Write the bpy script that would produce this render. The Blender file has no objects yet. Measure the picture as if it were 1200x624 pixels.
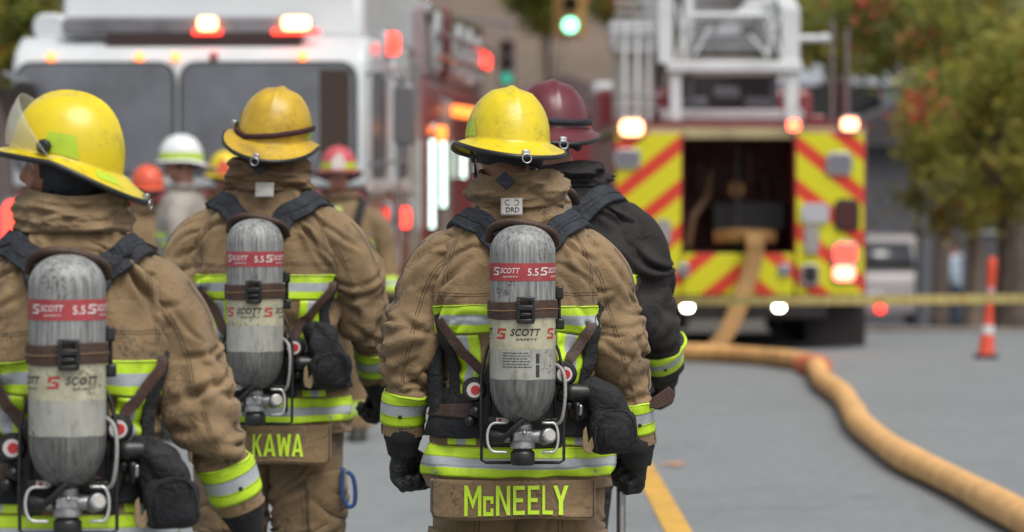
import bpy, bmesh, math, random
import numpy as np
from mathutils import Vector, Matrix, noise as mnoise
from mathutils.bvhtree import BVHTree

random.seed(7)
RNG = np.random.default_rng(7)
scene = bpy.context.scene
COL = scene.collection
R = math.radians
PI = math.pi

# ------------------------------------------------------------------ tagging
def tag(o, label=None, cat=None, group=None, kind=None):
    if label: o['label'] = label
    if cat: o['category'] = cat
    if group: o['group'] = group
    if kind: o['kind'] = kind
    return o

def empty(name, loc=(0, 0, 0), rz=0.0, label=None, cat=None, group=None):
    o = bpy.data.objects.new(name, None)
    COL.objects.link(o)
    o.location = loc
    o.rotation_euler = (0, 0, rz)
    o.empty_display_size = 0.1
    return tag(o, label, cat, group)

def copy_tree(o, parent=None):
    c = o.copy()
    COL.objects.link(c)
    if parent is not None:
        c.parent = parent
    for ch in list(o.children):
        copy_tree(ch, c)
    return c

# ------------------------------------------------------------------ mesh helpers
class MB:
    def __init__(self):
        self.v = []; self.f = []; self.uv = None
    def add(self, verts, faces):
        b = len(self.v)
        self.v.extend([tuple(map(float, p)) for p in verts])
        self.f.extend([tuple(b + i for i in f) for f in faces])
        return self
    def box(self, c, s, rot=None):
        x, y, z = s[0] / 2, s[1] / 2, s[2] / 2
        p = [(-x, -y, -z), (x, -y, -z), (x, y, -z), (-x, y, -z), (-x, -y, z), (x, -y, z), (x, y, z), (-x, y, z)]
        if rot is not None:
            p = [tuple(rot @ Vector(q)) for q in p]
        p = [(q[0] + c[0], q[1] + c[1], q[2] + c[2]) for q in p]
        return self.add(p, [(0, 3, 2, 1), (4, 5, 6, 7), (0, 1, 5, 4), (1, 2, 6, 5), (2, 3, 7, 6), (3, 0, 4, 7)])
    def bx(self, x0, x1, y0, y1, z0, z1):
        return self.box(((x0 + x1) / 2, (y0 + y1) / 2, (z0 + z1) / 2), (x1 - x0, y1 - y0, z1 - z0))
    def loft(self, rings, cap=True, close=True):
        n = len(rings[0]); V = []; F = []
        for r in rings: V.extend([tuple(p) for p in r])
        for k in range(len(rings) - 1):
            for i in range(n if close else n - 1):
                j = (i + 1) % n
                F.append((k * n + i, k * n + j, (k + 1) * n + j, (k + 1) * n + i))
        if cap:
            F.append(tuple(range(n - 1, -1, -1)))
            F.append(tuple((len(rings) - 1) * n + i for i in range(n)))
        return self.add(V, F)
    def tube(self, path, radii, n=10, cap=True, squash=1.0):
        path = [Vector(p) for p in path]
        if not hasattr(radii, '__len__'): radii = [radii] * len(path)
        rings = []; prev = None
        for k, p in enumerate(path):
            a = path[max(0, k - 1)]; b = path[min(len(path) - 1, k + 1)]
            t = (b - a).normalized()
            if prev is None:
                u = t.cross(Vector((0, 0, 1)))
                if u.length < 1e-3: u = t.cross(Vector((0, 1, 0)))
                u.normalize()
            else:
                u = (prev - t * prev.dot(t)).normalized()
            prev = u
            w = t.cross(u)
            r = radii[k]
            rings.append([p + u * math.cos(2 * PI * i / n) * r + w * math.sin(2 * PI * i / n) * r * squash for i in range(n)])
        return self.loft(rings, cap)
    def ball_tube(self, path, radii, n=14):
        """a tube with rounded ends, for voxel unions"""
        path = [Vector(p) for p in path]; radii = list(radii)
        d0 = (path[0] - path[1]).normalized(); d1 = (path[-1] - path[-2]).normalized()
        P = []; Q = []
        for a in (80, 50, 25): P.append(path[0] + d0 * radii[0] * math.sin(R(a))); Q.append(radii[0] * math.cos(R(a)))
        P += path; Q += radii
        for a in (25, 50, 80): P.append(path[-1] + d1 * radii[-1] * math.sin(R(a))); Q.append(radii[-1] * math.cos(R(a)))
        return self.tube(P, Q, n)
    def ellipsoid(self, c, r, nu=20, nv=14, rot=None):
        rings = []
        for j in range(1, nv):
            a = -PI / 2 + PI * j / nv
            ring = []
            for i in range(nu):
                q = Vector((r[0] * math.cos(a) * math.cos(2 * PI * i / nu), r[1] * math.cos(a) * math.sin(2 * PI * i / nu), r[2] * math.sin(a)))
                if rot is not None: q = rot @ q
                ring.append(q + Vector(c))
            rings.append(ring)
        return self.loft(rings)
    def lathe(self, prof, n=32, c=(0, 0, 0), M=None, cap=True):
        rings = []
        for r, z in prof:
            ring = []
            for i in range(n):
                q = Vector((r * math.cos(2 * PI * i / n), r * math.sin(2 * PI * i / n), z))
                if M is not None: q = M @ q
                ring.append(q + Vector(c))
            rings.append(ring)
        return self.loft(rings, cap)
    def prism(self, poly, a, b, axis='y'):
        """poly of 2-D points extruded along an axis from a to b"""
        def m(p, t):
            if axis == 'y': return (p[0], t, p[1])
            if axis == 'x': return (t, p[0], p[1])
            return (p[0], p[1], t)
        n = len(poly)
        V = [m(p, a) for p in poly] + [m(p, b) for p in poly]
        F = [tuple(range(n)), tuple(range(2 * n - 1, n - 1, -1))]
        for i in range(n):
            j = (i + 1) % n
            F.append((i, i + n, j + n, j))
        return self.add(V, F)
    def build(self, name, m, parent=None, smooth=None, bevel=0, seg=2, fix=True, subd=0, label=None):
        return mesh_obj(name, self.v, self.f, m, parent, smooth, bevel, seg, fix, subd, label)

def mesh_obj(name, V, F, m, parent=None, smooth=None, bevel=0, seg=2, fix=True, subd=0, label=None, uv=None):
    me = bpy.data.meshes.new(name)
    me.from_pydata([tuple(p) for p in V], [], F)
    if uv is not None:
        l = me.uv_layers.new(name='UVMap')
        idx = np.zeros(len(me.loops), dtype=np.int32)
        me.loops.foreach_get('vertex_index', idx)
        l.data.foreach_set('uv', np.asarray(uv, dtype=np.float32)[idx].ravel())
    if fix:
        bm = bmesh.new(); bm.from_mesh(me)
        bmesh.ops.recalc_face_normals(bm, faces=bm.faces)
        bm.to_mesh(me); bm.free()
    if m is not None: me.materials.append(m)
    if smooth is True:
        me.shade_smooth()
    elif smooth is None:
        me.shade_smooth()
        try: me.set_sharp_from_angle(angle=R(38))
        except Exception: pass
    o = bpy.data.objects.new(name, me)
    COL.objects.link(o)
    if parent is not None: o.parent = parent
    if bevel:
        b = o.modifiers.new('bevel', 'BEVEL'); b.width = bevel; b.segments = seg; b.limit_method = 'ANGLE'; b.angle_limit = R(40)
        b.harden_normals = False
    if subd:
        s = o.modifiers.new('subsurf', 'SUBSURF'); s.levels = subd; s.render_levels = subd
    if label: o['label'] = label
    return o

def eval_np(o):
    dg = bpy.context.evaluated_depsgraph_get()
    ev = o.evaluated_get(dg)
    me = ev.to_mesh()
    n = len(me.vertices)
    v = np.zeros(n * 3); me.vertices.foreach_get('co', v)
    f = [tuple(p.vertices) for p in me.polygons]
    ev.to_mesh_clear()
    return v.reshape(-1, 3), f

def drop(o):
    me = o.data
    bpy.data.objects.remove(o, do_unlink=True)
    if me and me.users == 0: bpy.data.meshes.remove(me)

def union(mb, voxel, smooth=6):
    """voxel union of overlapping closed shapes -> numpy verts, faces"""
    o = mb.build('tmp', None)
    m = o.modifiers.new('r', 'REMESH'); m.mode = 'VOXEL'; m.voxel_size = voxel; m.adaptivity = 0
    if smooth:
        s = o.modifiers.new('s', 'SMOOTH'); s.factor = 0.5; s.iterations = smooth
    V, F = eval_np(o)
    drop(o)
    return V, F

def subdivided(V, F, lv=1):
    o = mesh_obj('tmp', V, F, None, fix=False)
    s = o.modifiers.new('s', 'SUBSURF'); s.levels = lv; s.render_levels = lv
    V2, F2 = eval_np(o)
    drop(o)
    return V2, F2

def vnormals(V, F):
    me = bpy.data.meshes.new('t'); me.from_pydata(V.tolist(), [], F)
    n = np.zeros(len(V) * 3); me.vertices.foreach_get('normal', n)
    bpy.data.meshes.remove(me)
    return n.reshape(-1, 3)

def nz(V, scale, seed=0.0, squash=(1, 1, 1)):
    """smooth noise sampled at points, about -1..1"""
    out = np.empty(len(V))
    for i, p in enumerate(V):
        out[i] = mnoise.noise(Vector((p[0] * scale * squash[0] + seed, p[1] * scale * squash[1] + seed * 1.7, p[2] * scale * squash[2] - seed)))
    return out

def crom(pts, n):
    """Catmull-Rom resample of 3-D points into n samples"""
    P = [Vector(p) for p in pts]
    if len(P) == 2: return [P[0].lerp(P[1], i / (n - 1)) for i in range(n)]
    P = [P[0] * 2 - P[1]] + P + [P[-1] * 2 - P[-2]]
    m = len(P) - 3; out = []
    for i in range(n):
        t = i / (n - 1) * m; k = min(int(t), m - 1); u = t - k
        a, b, c, d = P[k], P[k + 1], P[k + 2], P[k + 3]
        out.append(0.5 * ((2 * b) + (c - a) * u + (2 * a - 5 * b + 4 * c - d) * u * u + (3 * b - 3 * c + d - a) * u ** 3))
    return out

# ------------------------------------------------------------------ materials
BLOCK = {
 'E': [[(0, 0), (.26, 0), (.26, 1), (0, 1)], [(.26, .86), (1, .86), (1, 1), (.26, 1)], [(.26, .43), (.85, .43), (.85, .57), (.26, .57)], [(.26, 0), (1, 0), (1, .14), (.26, .14)]],
 'L': [[(0, 0), (.26, 0), (.26, 1), (0, 1)], [(.26, 0), (1, 0), (1, .14), (.26, .14)]],
 'N': [[(0, 0), (.24, 0), (.24, 1), (0, 1)], [(.76, 0), (1, 0), (1, 1), (.76, 1)], [(.24, 1), (.24, .72), (.76, 0), (.76, .28)]],
 'M': [[(0, 0), (.20, 0), (.20, 1), (0, 1)], [(.80, 0), (1, 0), (1, 1), (.80, 1)], [(.20, 1), (.20, .70), (.5, .22), (.5, .52)], [(.80, 1), (.5, .52), (.5, .22), (.80, .70)]],
 'C': [[(0, 0), (.28, 0), (.28, 1), (0, 1)], [(.28, .80), (1, .80), (1, 1), (.28, 1)], [(.28, 0), (1, 0), (1, .20), (.28, .20)], [(.72, .62), (1, .62), (1, .80), (.72, .80)], [(.72, .20), (1, .20), (1, .38), (.72, .38)]],
 'Y': [[(.36, 0), (.64, 0), (.64, .45), (.36, .45)], [(0, 1), (.36, .45), (.5, .45), (.5, .62), (.27, 1)], [(1, 1), (.73, 1), (.5, .62), (.5, .45), (.64, .45)]],
 'K': [[(0, 0), (.26, 0), (.26, 1), (0, 1)], [(.26, .38), (.42, .52), (1, 1), (.70, 1), (.26, .60)], [(.36, .47), (.70, 0), (1, 0), (.56, .63)]],
 'A': [[(0, 0), (.26, 0), (.5, .80), (.5, 1), (.38, 1)], [(1, 0), (.62, 1), (.5, 1), (.5, .80), (.74, 0)], [(.24, .20), (.76, .20), (.71, .34), (.29, .34)]],
 'W': [[(0, 1), (.18, 0), (.36, 0), (.23, 1)], [(.18, 0), (.36, 0), (.5, .55), (.5, .85), (.41, .85)], [(.82, 0), (.59, .85), (.5, .85), (.5, .55), (.64, 0)], [(1, 1), (.77, 1), (.64, 0), (.82, 0)]],
}
def block_text(items):
    """items: (letter, x0, x1, z0, z1) -> verts (x, z, tiny lift), faces; every stroke is cut into short pieces so it can follow cloth"""
    V = []; F = []
    for ch, x0, x1, z0, z1 in items:
        for k, poly in enumerate(BLOCK[ch]):
            b = len(V); V += [(x0 + p[0] * (x1 - x0), z0 + p[1] * (z1 - z0), k * .00015) for p in poly]; F.append(tuple(b + i for i in range(len(poly))))
    return V, F

def srgb(r, g, b):
    def f(c):
        c /= 255.0
        return c / 12.92 if c <= 0.04045 else ((c + 0.055) / 1.055) ** 2.4
    return (f(r), f(g), f(b))

MATS = {}
def mat(name, col, rough=0.6, metal=0.0, var=0.0, vscale=4.0, bump=0.0, bscale=60.0, emit=None, estr=0.0, dark=None, dscale=3.0, damt=0.5,
        spec=0.5, coat=0.0, sheen=0.0, alpha=1.0, trans=0.0, stretch=None, weave=0.0, wscale=900.0, crease=0.0, cscale=16.0, translucent=0.0, speck=0.0, sscale=60.0, scol=(.04, .035, .03)):
    """a Principled surface with noise variation, dirt or painted-reflection blotches and bump"""
    if name in MATS: return MATS[name]
    m = bpy.data.materials.new(name); m.use_nodes = True
    nt = m.node_tree; N = nt.nodes; L = nt.links
    b = N['Principled BSDF']
    b.inputs['Roughness'].default_value = rough
    b.inputs['Metallic'].default_value = metal
    b.inputs['Specular IOR Level'].default_value = spec
    b.inputs['Coat Weight'].default_value = coat
    b.inputs['Coat Roughness'].default_value = 0.12
    b.inputs['Sheen Weight'].default_value = sheen
    b.inputs['Alpha'].default_value = alpha
    b.inputs['Transmission Weight'].default_value = trans
    tc = N.new('ShaderNodeTexCoord')
    oi = N.new('ShaderNodeObjectInfo'); sc_ = N.new('ShaderNodeMath'); sc_.operation = 'MULTIPLY'; sc_.inputs[1].default_value = 37.0
    L.new(oi.outputs['Random'], sc_.inputs[0])
    va = N.new('ShaderNodeVectorMath'); va.operation = 'ADD'; L.new(tc.outputs['Object'], va.inputs[0]); L.new(sc_.outputs[0], va.inputs[1])
    src = va.outputs[0]
    if stretch:
        mp = N.new('ShaderNodeMapping'); mp.inputs['Scale'].default_value = stretch
        L.new(src, mp.inputs['Vector']); src = mp.outputs['Vector']
    c = (*col, 1)
    cur = None
    if var > 0:
        n = N.new('ShaderNodeTexNoise'); n.inputs['Scale'].default_value = vscale; n.inputs['Detail'].default_value = 6; n.inputs['Roughness'].default_value = 0.6
        L.new(src, n.inputs['Vector'])
        r = N.new('ShaderNodeValToRGB')
        r.color_ramp.elements[0].position = 0.3; r.color_ramp.elements[1].position = 0.7
        r.color_ramp.elements[0].color = (*[max(0, x * (1 - var)) for x in col], 1)
        r.color_ramp.elements[1].color = (*[min(1, x * (1 + var * 0.7)) for x in col], 1)
        L.new(n.outputs['Fac'], r.inputs['Fac']); cur = r.outputs['Color']
    if dark is not None:
        n2 = N.new('ShaderNodeTexNoise'); n2.inputs['Scale'].default_value = dscale; n2.inputs['Detail'].default_value = 8; n2.inputs['Roughness'].default_value = 0.68
        L.new(src, n2.inputs['Vector'])
        r2 = N.new('ShaderNodeValToRGB')
        r2.color_ramp.elements[0].position = 0.52; r2.color_ramp.elements[1].position = 0.75
        r2.color_ramp.elements[0].color = (0, 0, 0, 1); r2.color_ramp.elements[1].color = (damt, damt, damt, 1)
        L.new(n2.outputs['Fac'], r2.inputs['Fac'])
        mx = N.new('ShaderNodeMix'); mx.data_type = 'RGBA'
        L.new(r2.outputs['Color'], mx.inputs[0])
        if cur is not None: L.new(cur, mx.inputs[6])
        else: mx.inputs[6].default_value = c
        mx.inputs[7].default_value = (*dark, 1)
        cur = mx.outputs[2]
    if speck > 0:
        # scattered grime specks and short scratches
        n4 = N.new('ShaderNodeTexNoise'); n4.inputs['Scale'].default_value = sscale; n4.inputs['Detail'].default_value = 3; n4.inputs['Distortion'].default_value = 1.5
        L.new(va.outputs[0], n4.inputs['Vector'])
        n5 = N.new('ShaderNodeTexNoise'); n5.inputs['Scale'].default_value = sscale * .12; L.new(va.outputs[0], n5.inputs['Vector'])
        ad = N.new('ShaderNodeMath'); ad.operation = 'MULTIPLY'; L.new(n4.outputs['Fac'], ad.inputs[0]); L.new(n5.outputs['Fac'], ad.inputs[1])
        r4 = N.new('ShaderNodeValToRGB'); r4.color_ramp.elements[0].position = .345; r4.color_ramp.elements[1].position = .39
        r4.color_ramp.elements[0].color = (0, 0, 0, 1); r4.color_ramp.elements[1].color = (speck, speck, speck, 1)
        L.new(ad.outputs[0], r4.inputs['Fac'])
        mx4 = N.new('ShaderNodeMix'); mx4.data_type = 'RGBA'; L.new(r4.outputs['Color'], mx4.inputs[0])
        if cur is not None: L.new(cur, mx4.inputs[6])
        else: mx4.inputs[6].default_value = c
        mx4.inputs[7].default_value = (*scol, 1); cur = mx4.outputs[2]
    if cur is not None: L.new(cur, b.inputs['Base Color'])
    else: b.inputs['Base Color'].default_value = c
    last = None
    if bump > 0:
        n3 = N.new('ShaderNodeTexNoise'); n3.inputs['Scale'].default_value = bscale; n3.inputs['Detail'].default_value = 5
        L.new(src, n3.inputs['Vector'])
        bp = N.new('ShaderNodeBump'); bp.inputs['Strength'].default_value = bump; bp.inputs['Distance'].default_value = 0.01
        L.new(n3.outputs['Fac'], bp.inputs['Height']); last = bp
    if crease > 0:
        # small sharp creases: ridges of a warped noise
        nw = N.new('ShaderNodeTexNoise'); nw.inputs['Scale'].default_value = cscale; nw.inputs['Detail'].default_value = 4; nw.inputs['Distortion'].default_value = 1.2
        L.new(tc.outputs['Object'], nw.inputs['Vector'])
        m1 = N.new('ShaderNodeMath'); m1.operation = 'SUBTRACT'; m1.inputs[1].default_value = .5; L.new(nw.outputs['Fac'], m1.inputs[0])
        m2 = N.new('ShaderNodeMath'); m2.operation = 'ABSOLUTE'; L.new(m1.outputs[0], m2.inputs[0])
        m3 = N.new('ShaderNodeMath'); m3.operation = 'POWER'; m3.inputs[1].default_value = .7; L.new(m2.outputs[0], m3.inputs[0])
        bp3 = N.new('ShaderNodeBump'); bp3.inputs['Strength'].default_value = crease; bp3.inputs['Distance'].default_value = 0.012
        L.new(m3.outputs[0], bp3.inputs['Height'])
        if last is not None: L.new(last.outputs['Normal'], bp3.inputs['Normal'])
        last = bp3
    if weave > 0:
        w = N.new('ShaderNodeTexVoronoi'); w.inputs['Scale'].default_value = wscale
        L.new(tc.outputs['Object'], w.inputs['Vector'])
        bp2 = N.new('ShaderNodeBump'); bp2.inputs['Strength'].default_value = weave; bp2.inputs['Distance'].default_value = 0.001
        L.new(w.outputs['Distance'], bp2.inputs['Height'])
        if last is not None: L.new(last.outputs['Normal'], bp2.inputs['Normal'])
        last = bp2
    if last is not None: L.new(last.outputs['Normal'], b.inputs['Normal'])
    if emit is not None:
        b.inputs['Emission Color'].default_value = (*emit, 1)
        b.inputs['Emission Strength'].default_value = estr
    if translucent > 0:
        tr = N.new('ShaderNodeBsdfTranslucent'); tr.inputs['Color'].default_value = (*[min(1, x * 1.6) for x in col], 1)
        mxs = N.new('ShaderNodeMixShader'); mxs.inputs[0].default_value = translucent
        L.new(b.outputs[0], mxs.inputs[1]); L.new(tr.outputs[0], mxs.inputs[2]); L.new(mxs.outputs[0], N['Material Output'].inputs['Surface'])
    MATS[name] = m
    return m

def stripe_mat(name, bands, rough=0.5, bump=0.25, bscale=90, var=0.12, axis='v', dirt=(0.08, 0.07, 0.05), damt=0.45, dscale=6.0):
    """colours across the UV: bands = [(upto, colour)]"""
    if name in MATS: return MATS[name]
    m = bpy.data.materials.new(name); m.use_nodes = True
    nt = m.node_tree; N = nt.nodes; L = nt.links; b = N['Principled BSDF']
    uv = N.new('ShaderNodeUVMap'); sp = N.new('ShaderNodeSeparateXYZ'); L.new(uv.outputs['UV'], sp.inputs[0])
    r = N.new('ShaderNodeValToRGB'); r.color_ramp.interpolation = 'CONSTANT'
    els = r.color_ramp.elements
    pos = 0.0
    for i, (up, c) in enumerate(bands):
        e = els[0] if i == 0 else (els[1] if i == 1 else els.new(pos))
        e.position = pos; e.color = (*c, 1); pos = up
    L.new(sp.outputs['Y' if axis == 'v' else 'X'], r.inputs['Fac'])
    tc = N.new('ShaderNodeTexCoord')
    n = N.new('ShaderNodeTexNoise'); n.inputs['Scale'].default_value = dscale; n.inputs['Detail'].default_value = 8; n.inputs['Roughness'].default_value = 0.7
    L.new(tc.outputs['Object'], n.inputs['Vector'])
    r2 = N.new('ShaderNodeValToRGB'); r2.color_ramp.elements[0].position = 0.5; r2.color_ramp.elements[1].position = 0.8
    r2.color_ramp.elements[0].color = (0, 0, 0, 1); r2.color_ramp.elements[1].color = (damt, damt, damt, 1)
    L.new(n.outputs['Fac'], r2.inputs['Fac'])
    mx = N.new('ShaderNodeMix'); mx.data_type = 'RGBA'
    L.new(r2.outputs['Color'], mx.inputs[0]); L.new(r.outputs['Color'], mx.inputs[6]); mx.inputs[7].default_value = (*dirt, 1)
    L.new(mx.outputs[2], b.inputs['Base Color'])
    b.inputs['Roughness'].default_value = rough
    n3 = N.new('ShaderNodeTexNoise'); n3.inputs['Scale'].default_value = bscale
    L.new(tc.outputs['Object'], n3.inputs['Vector'])
    bp = N.new('ShaderNodeBump'); bp.inputs['Strength'].default_value = bump; bp.inputs['Distance'].default_value = 0.004
    L.new(n3.outputs['Fac'], bp.inputs['Height']); L.new(bp.outputs['Normal'], b.inputs['Normal'])
    MATS[name] = m
    return m

# ------------------------------------------------------------------ text
def text_geo(s, size=1.0, sx=1.0, shear=0.0, bold=0.0, space=1.0, cuts=1):
    """outline text as flat triangles in x (right), z (up), centred"""
    cu = bpy.data.curves.new('t', 'FONT'); cu.body = s; cu.size = size; cu.shear = shear; cu.offset = bold
    cu.align_x = 'CENTER'; cu.align_y = 'CENTER'; cu.space_character = space; cu.resolution_u = 3
    o = bpy.data.objects.new('t', cu); COL.objects.link(o)
    dg = bpy.context.evaluated_depsgraph_get(); ev = o.evaluated_get(dg)
    me = bpy.data.meshes.new_from_object(ev)
    bm = bmesh.new(); bm.from_mesh(me)
    if cuts:
        bmesh.ops.subdivide_edges(bm, edges=[e for e in bm.edges if e.calc_length() > size * 0.15], cuts=cuts)
        bmesh.ops.triangulate(bm, faces=bm.faces)
    V = [(v.co.x * sx, v.co.y) for v in bm.verts]
    bm.verts.ensure_lookup_table()
    F = [tuple(v.index for v in f.verts) for f in bm.faces]
    bm.free(); bpy.data.objects.remove(o); bpy.data.curves.remove(cu); bpy.data.meshes.remove(me)
    xs = [v[0] for v in V]; ys = [v[1] for v in V]
    cx, cy = (max(xs) + min(xs)) / 2, (max(ys) + min(ys)) / 2
    return [(x - cx, y - cy) for x, y in V], F

def text_fit(s, w, h, shear=0.0, bold=0.0, space=1.0, cuts=1):
    V, F = text_geo(s, 1.0, 1.0, shear, bold, space, cuts)
    mx = max(v[0] for v in V); my = max(v[1] for v in V)
    return [(x * w / 2 / mx, y * h / 2 / my) for x, y in V], F
# ------------------------------------------------------------------ garments: simulated sheets
def sring(cx, cy, z, a, b, n=40, e=2.4, tiltx=0.0, tilty=0.0):
    out = []
    for i in range(n):
        t = 2 * PI * i / n; c, s = math.cos(t), math.sin(t)
        x = a * math.copysign(abs(c) ** (2 / e), c); y = b * math.copysign(abs(s) ** (2 / e), s)
        out.append((cx + x, cy + y, z + x * tiltx + y * tilty))
    return out

ARM_L = [(-.10, .0, 1.43, .060), (-.180, 0, 1.43, .080), (-.236, -.006, 1.39, .082), (-.275, -.015, 1.31, .080), (-.303, -.03, 1.19, .073), (-.318, -.01, 1.07, .064), (-.324, .02, .928, .060)]
ARM_R = [(.10, .0, 1.43, .060), (.175, 0, 1.43, .080), (.222, -.006, 1.39, .080), (.250, -.015, 1.31, .078), (.283, -.03, 1.19, .071), (.308, -.01, 1.08, .063), (.326, .02, .898, .057)]
TORSO = [(.785, .262, .185), (.86, .258, .185), (.95, .240, .178), (1.04, .216, .165), (1.10, .212, .162), (1.2, .225, .165), (1.32, .238, .165), (1.40, .232, .158),
         (1.455, .225, .142), (1.495, .205, .125), (1.525, .170, .112), (1.55, .135, .102), (1.575, .108, .095)]

def arm_path(A, n=16):
    m = 240; P = crom([a[:3] for a in A], m); Rr = crom([(a[3], 0, 0) for a in A], m)
    s = np.concatenate([[0], np.cumsum([(P[i + 1] - P[i]).length for i in range(m - 1)])]); t = np.linspace(0, s[-1], n)
    C = [np.interp(t, s, [p[k] for p in P]) for k in range(3)]; q = np.interp(t, s, [r.x for r in Rr])
    return [Vector((C[0][i], C[1][i], C[2][i])) for i in range(n)], [float(v) for v in q]

def tube_grid(path, radii, nu, ref=(0, -1, 0)):
    """rings round a path; column 0 faces ref"""
    G = np.zeros((len(path), nu, 3)); ref = Vector(ref)
    for k, p in enumerate(path):
        t = (path[min(k + 1, len(path) - 1)] - path[max(k - 1, 0)]).normalized()
        u = (ref - t * ref.dot(t)).normalized(); w = t.cross(u)
        for i in range(nu):
            a = 2 * PI * i / nu
            G[k, i] = p + (u * math.cos(a) + w * math.sin(a)) * radii[k]
    return G

def ring_grid(secs, nu, nv, e=2.35):
    """secs: (z, a, b[, cx, cy]) -> grid; column 0 faces -y, columns run towards +x"""
    Z = crom([(s[0], s[1], s[2]) for s in secs], nv)
    C = crom([((s[3] if len(s) > 3 else 0), (s[4] if len(s) > 4 else 0), 0) for s in secs], nv)
    G = np.zeros((nv, nu, 3))
    for k in range(nv):
        z, a, b = Z[k]
        for i in range(nu):
            t = 2 * PI * i / nu - PI / 2; c, s = math.cos(t), math.sin(t)
            G[k, i] = (C[k].x + a * math.copysign(abs(c) ** (2 / e), c), C[k].y + b * math.copysign(abs(s) ** (2 / e), s), z)
    return G

def grid_faces(nv, nu, closed=True):
    F = []
    for k in range(nv - 1):
        for i in range(nu if closed else nu - 1):
            j = (i + 1) % nu
            F.append((k * nu + i, k * nu + j, (k + 1) * nu + j, (k + 1) * nu + i))
    return F

def cr4(a, b, c, d, u):
    return 0.5 * ((2 * b) + (c - a) * u + (2 * a - 5 * b + 4 * c - d) * u * u + (3 * b - 3 * c + d - a) * u ** 3)

class Sheet:
    """a closed-round grid surface; u in 0..1 round, v in 0..1 along"""
    def __init__(s, G): s.G = G; s.nv, s.nu = G.shape[:2]
    def at(s, u, v):
        u = np.asarray(u, float) % 1.0 * s.nu; v = np.clip(np.asarray(v, float), 0, 1) * (s.nv - 1)
        i = np.floor(u).astype(int); fu = (u - i)[..., None]
        k = np.minimum(np.floor(v).astype(int), s.nv - 2); fv = (v - k)[..., None]
        rows = []
        for dk in (-1, 0, 1, 2):
            kk = np.clip(k + dk, 0, s.nv - 1)
            rows.append(cr4(*[s.G[kk, (i + di) % s.nu] for di in (-1, 0, 1, 2)], fu))
        return cr4(*rows, fv)
    def normal(s, u, v, e=0.006):
        du = s.at(u + e, v) - s.at(u - e, v); dv = s.at(u, np.clip(v + e, 0, 1)) - s.at(u, np.clip(v - e, 0, 1))
        n = np.cross(du, dv); n /= np.linalg.norm(n, axis=-1, keepdims=True) + 1e-9
        return n * s.sign
    sign = 1.0
    def orient(s):
        c = s.G.mean(axis=1, keepdims=True); s.sign = 1.0
        us, vs = np.meshgrid(np.linspace(0, 1, 12, endpoint=False), np.linspace(.2, .8, 6))
        p = s.at(us, vs); n = s.normal(us, vs)
        cc = c[(vs * (s.nv - 1)).astype(int), 0]
        if ((p - cc) * n).sum() < 0: s.sign = -1.0
        return s
    def dense(s, mu=2, mv=2):
        us, vs = np.meshgrid(np.arange(s.nu * mu) / (s.nu * mu), np.linspace(0, 1, (s.nv - 1) * mv + 1))
        return s.at(us, vs)
    def uv_near(s, p, u0=0.0, v0=0.5, ur=0.5, vr=0.5, axes=(0, 2)):
        """the (u, v) whose point matches p in the two given axes, near a start"""
        p = np.asarray(p); b = None
        for it in range(5):
            us, vs = np.meshgrid(np.linspace(u0 - ur, u0 + ur, 25), np.clip(np.linspace(v0 - vr, v0 + vr, 25), 0, 1))
            q = s.at(us, vs); d = sum((q[..., a] - p[n_]) ** 2 for n_, a in enumerate(axes))
            j = np.unravel_index(np.argmin(d), d.shape)
            u0, v0 = us[j], vs[j]; ur *= .2; vr *= .2
        return float(u0), float(v0)
    def patch(s, u0, u1, v0, v1, off, res=0.006, thick=0.0):
        """a strip of the surface lifted off it -> verts, faces, uv. With thickness it closes down to the surface."""
        p = s.at(np.linspace(u0, u1, 9), np.full(9, (v0 + v1) / 2)); lu = np.linalg.norm(np.diff(p, axis=0), axis=1).sum()
        p = s.at(np.full(5, (u0 + u1) / 2), np.linspace(v0, v1, 5)); lv = np.linalg.norm(np.diff(p, axis=0), axis=1).sum()
        a = max(2, int(lu / res) + 1); b = max(2, int(lv / res) + 1)
        us, vs = np.meshgrid(np.linspace(u0, u1, a + 1), np.linspace(v0, v1, b + 1))
        P = s.at(us, vs) + s.normal(us, vs) * off
        V, F, UV = rim_grid(P, s.normal(us, vs), off + 0.003)
        return V, F, UV
    def line(s, pts, w=0.003, off=0.0012, n=None):
        """a narrow strip (a seam) through uv points"""
        c = crom([(u, v, 0) for u, v in pts], n or max(8, 12 * len(pts)))
        us = np.array([q.x for q in c]); vs = np.array([q.y for q in c])
        P = s.at(us, vs); N = s.normal(us, vs)
        T = np.gradient(P, axis=0); T /= np.linalg.norm(T, axis=1, keepdims=True) + 1e-9
        S = np.cross(T, N)
        G = np.stack([P - S * w / 2 + N * off * .2, P + N * off, P + S * w / 2 + N * off * .2], axis=1)
        V = G.reshape(-1, 3); m = 3
        F = [(k * m + i, k * m + i + 1, (k + 1) * m + i + 1, (k + 1) * m + i) for k in range(len(P) - 1) for i in range(m - 1)]
        return V, F

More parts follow.
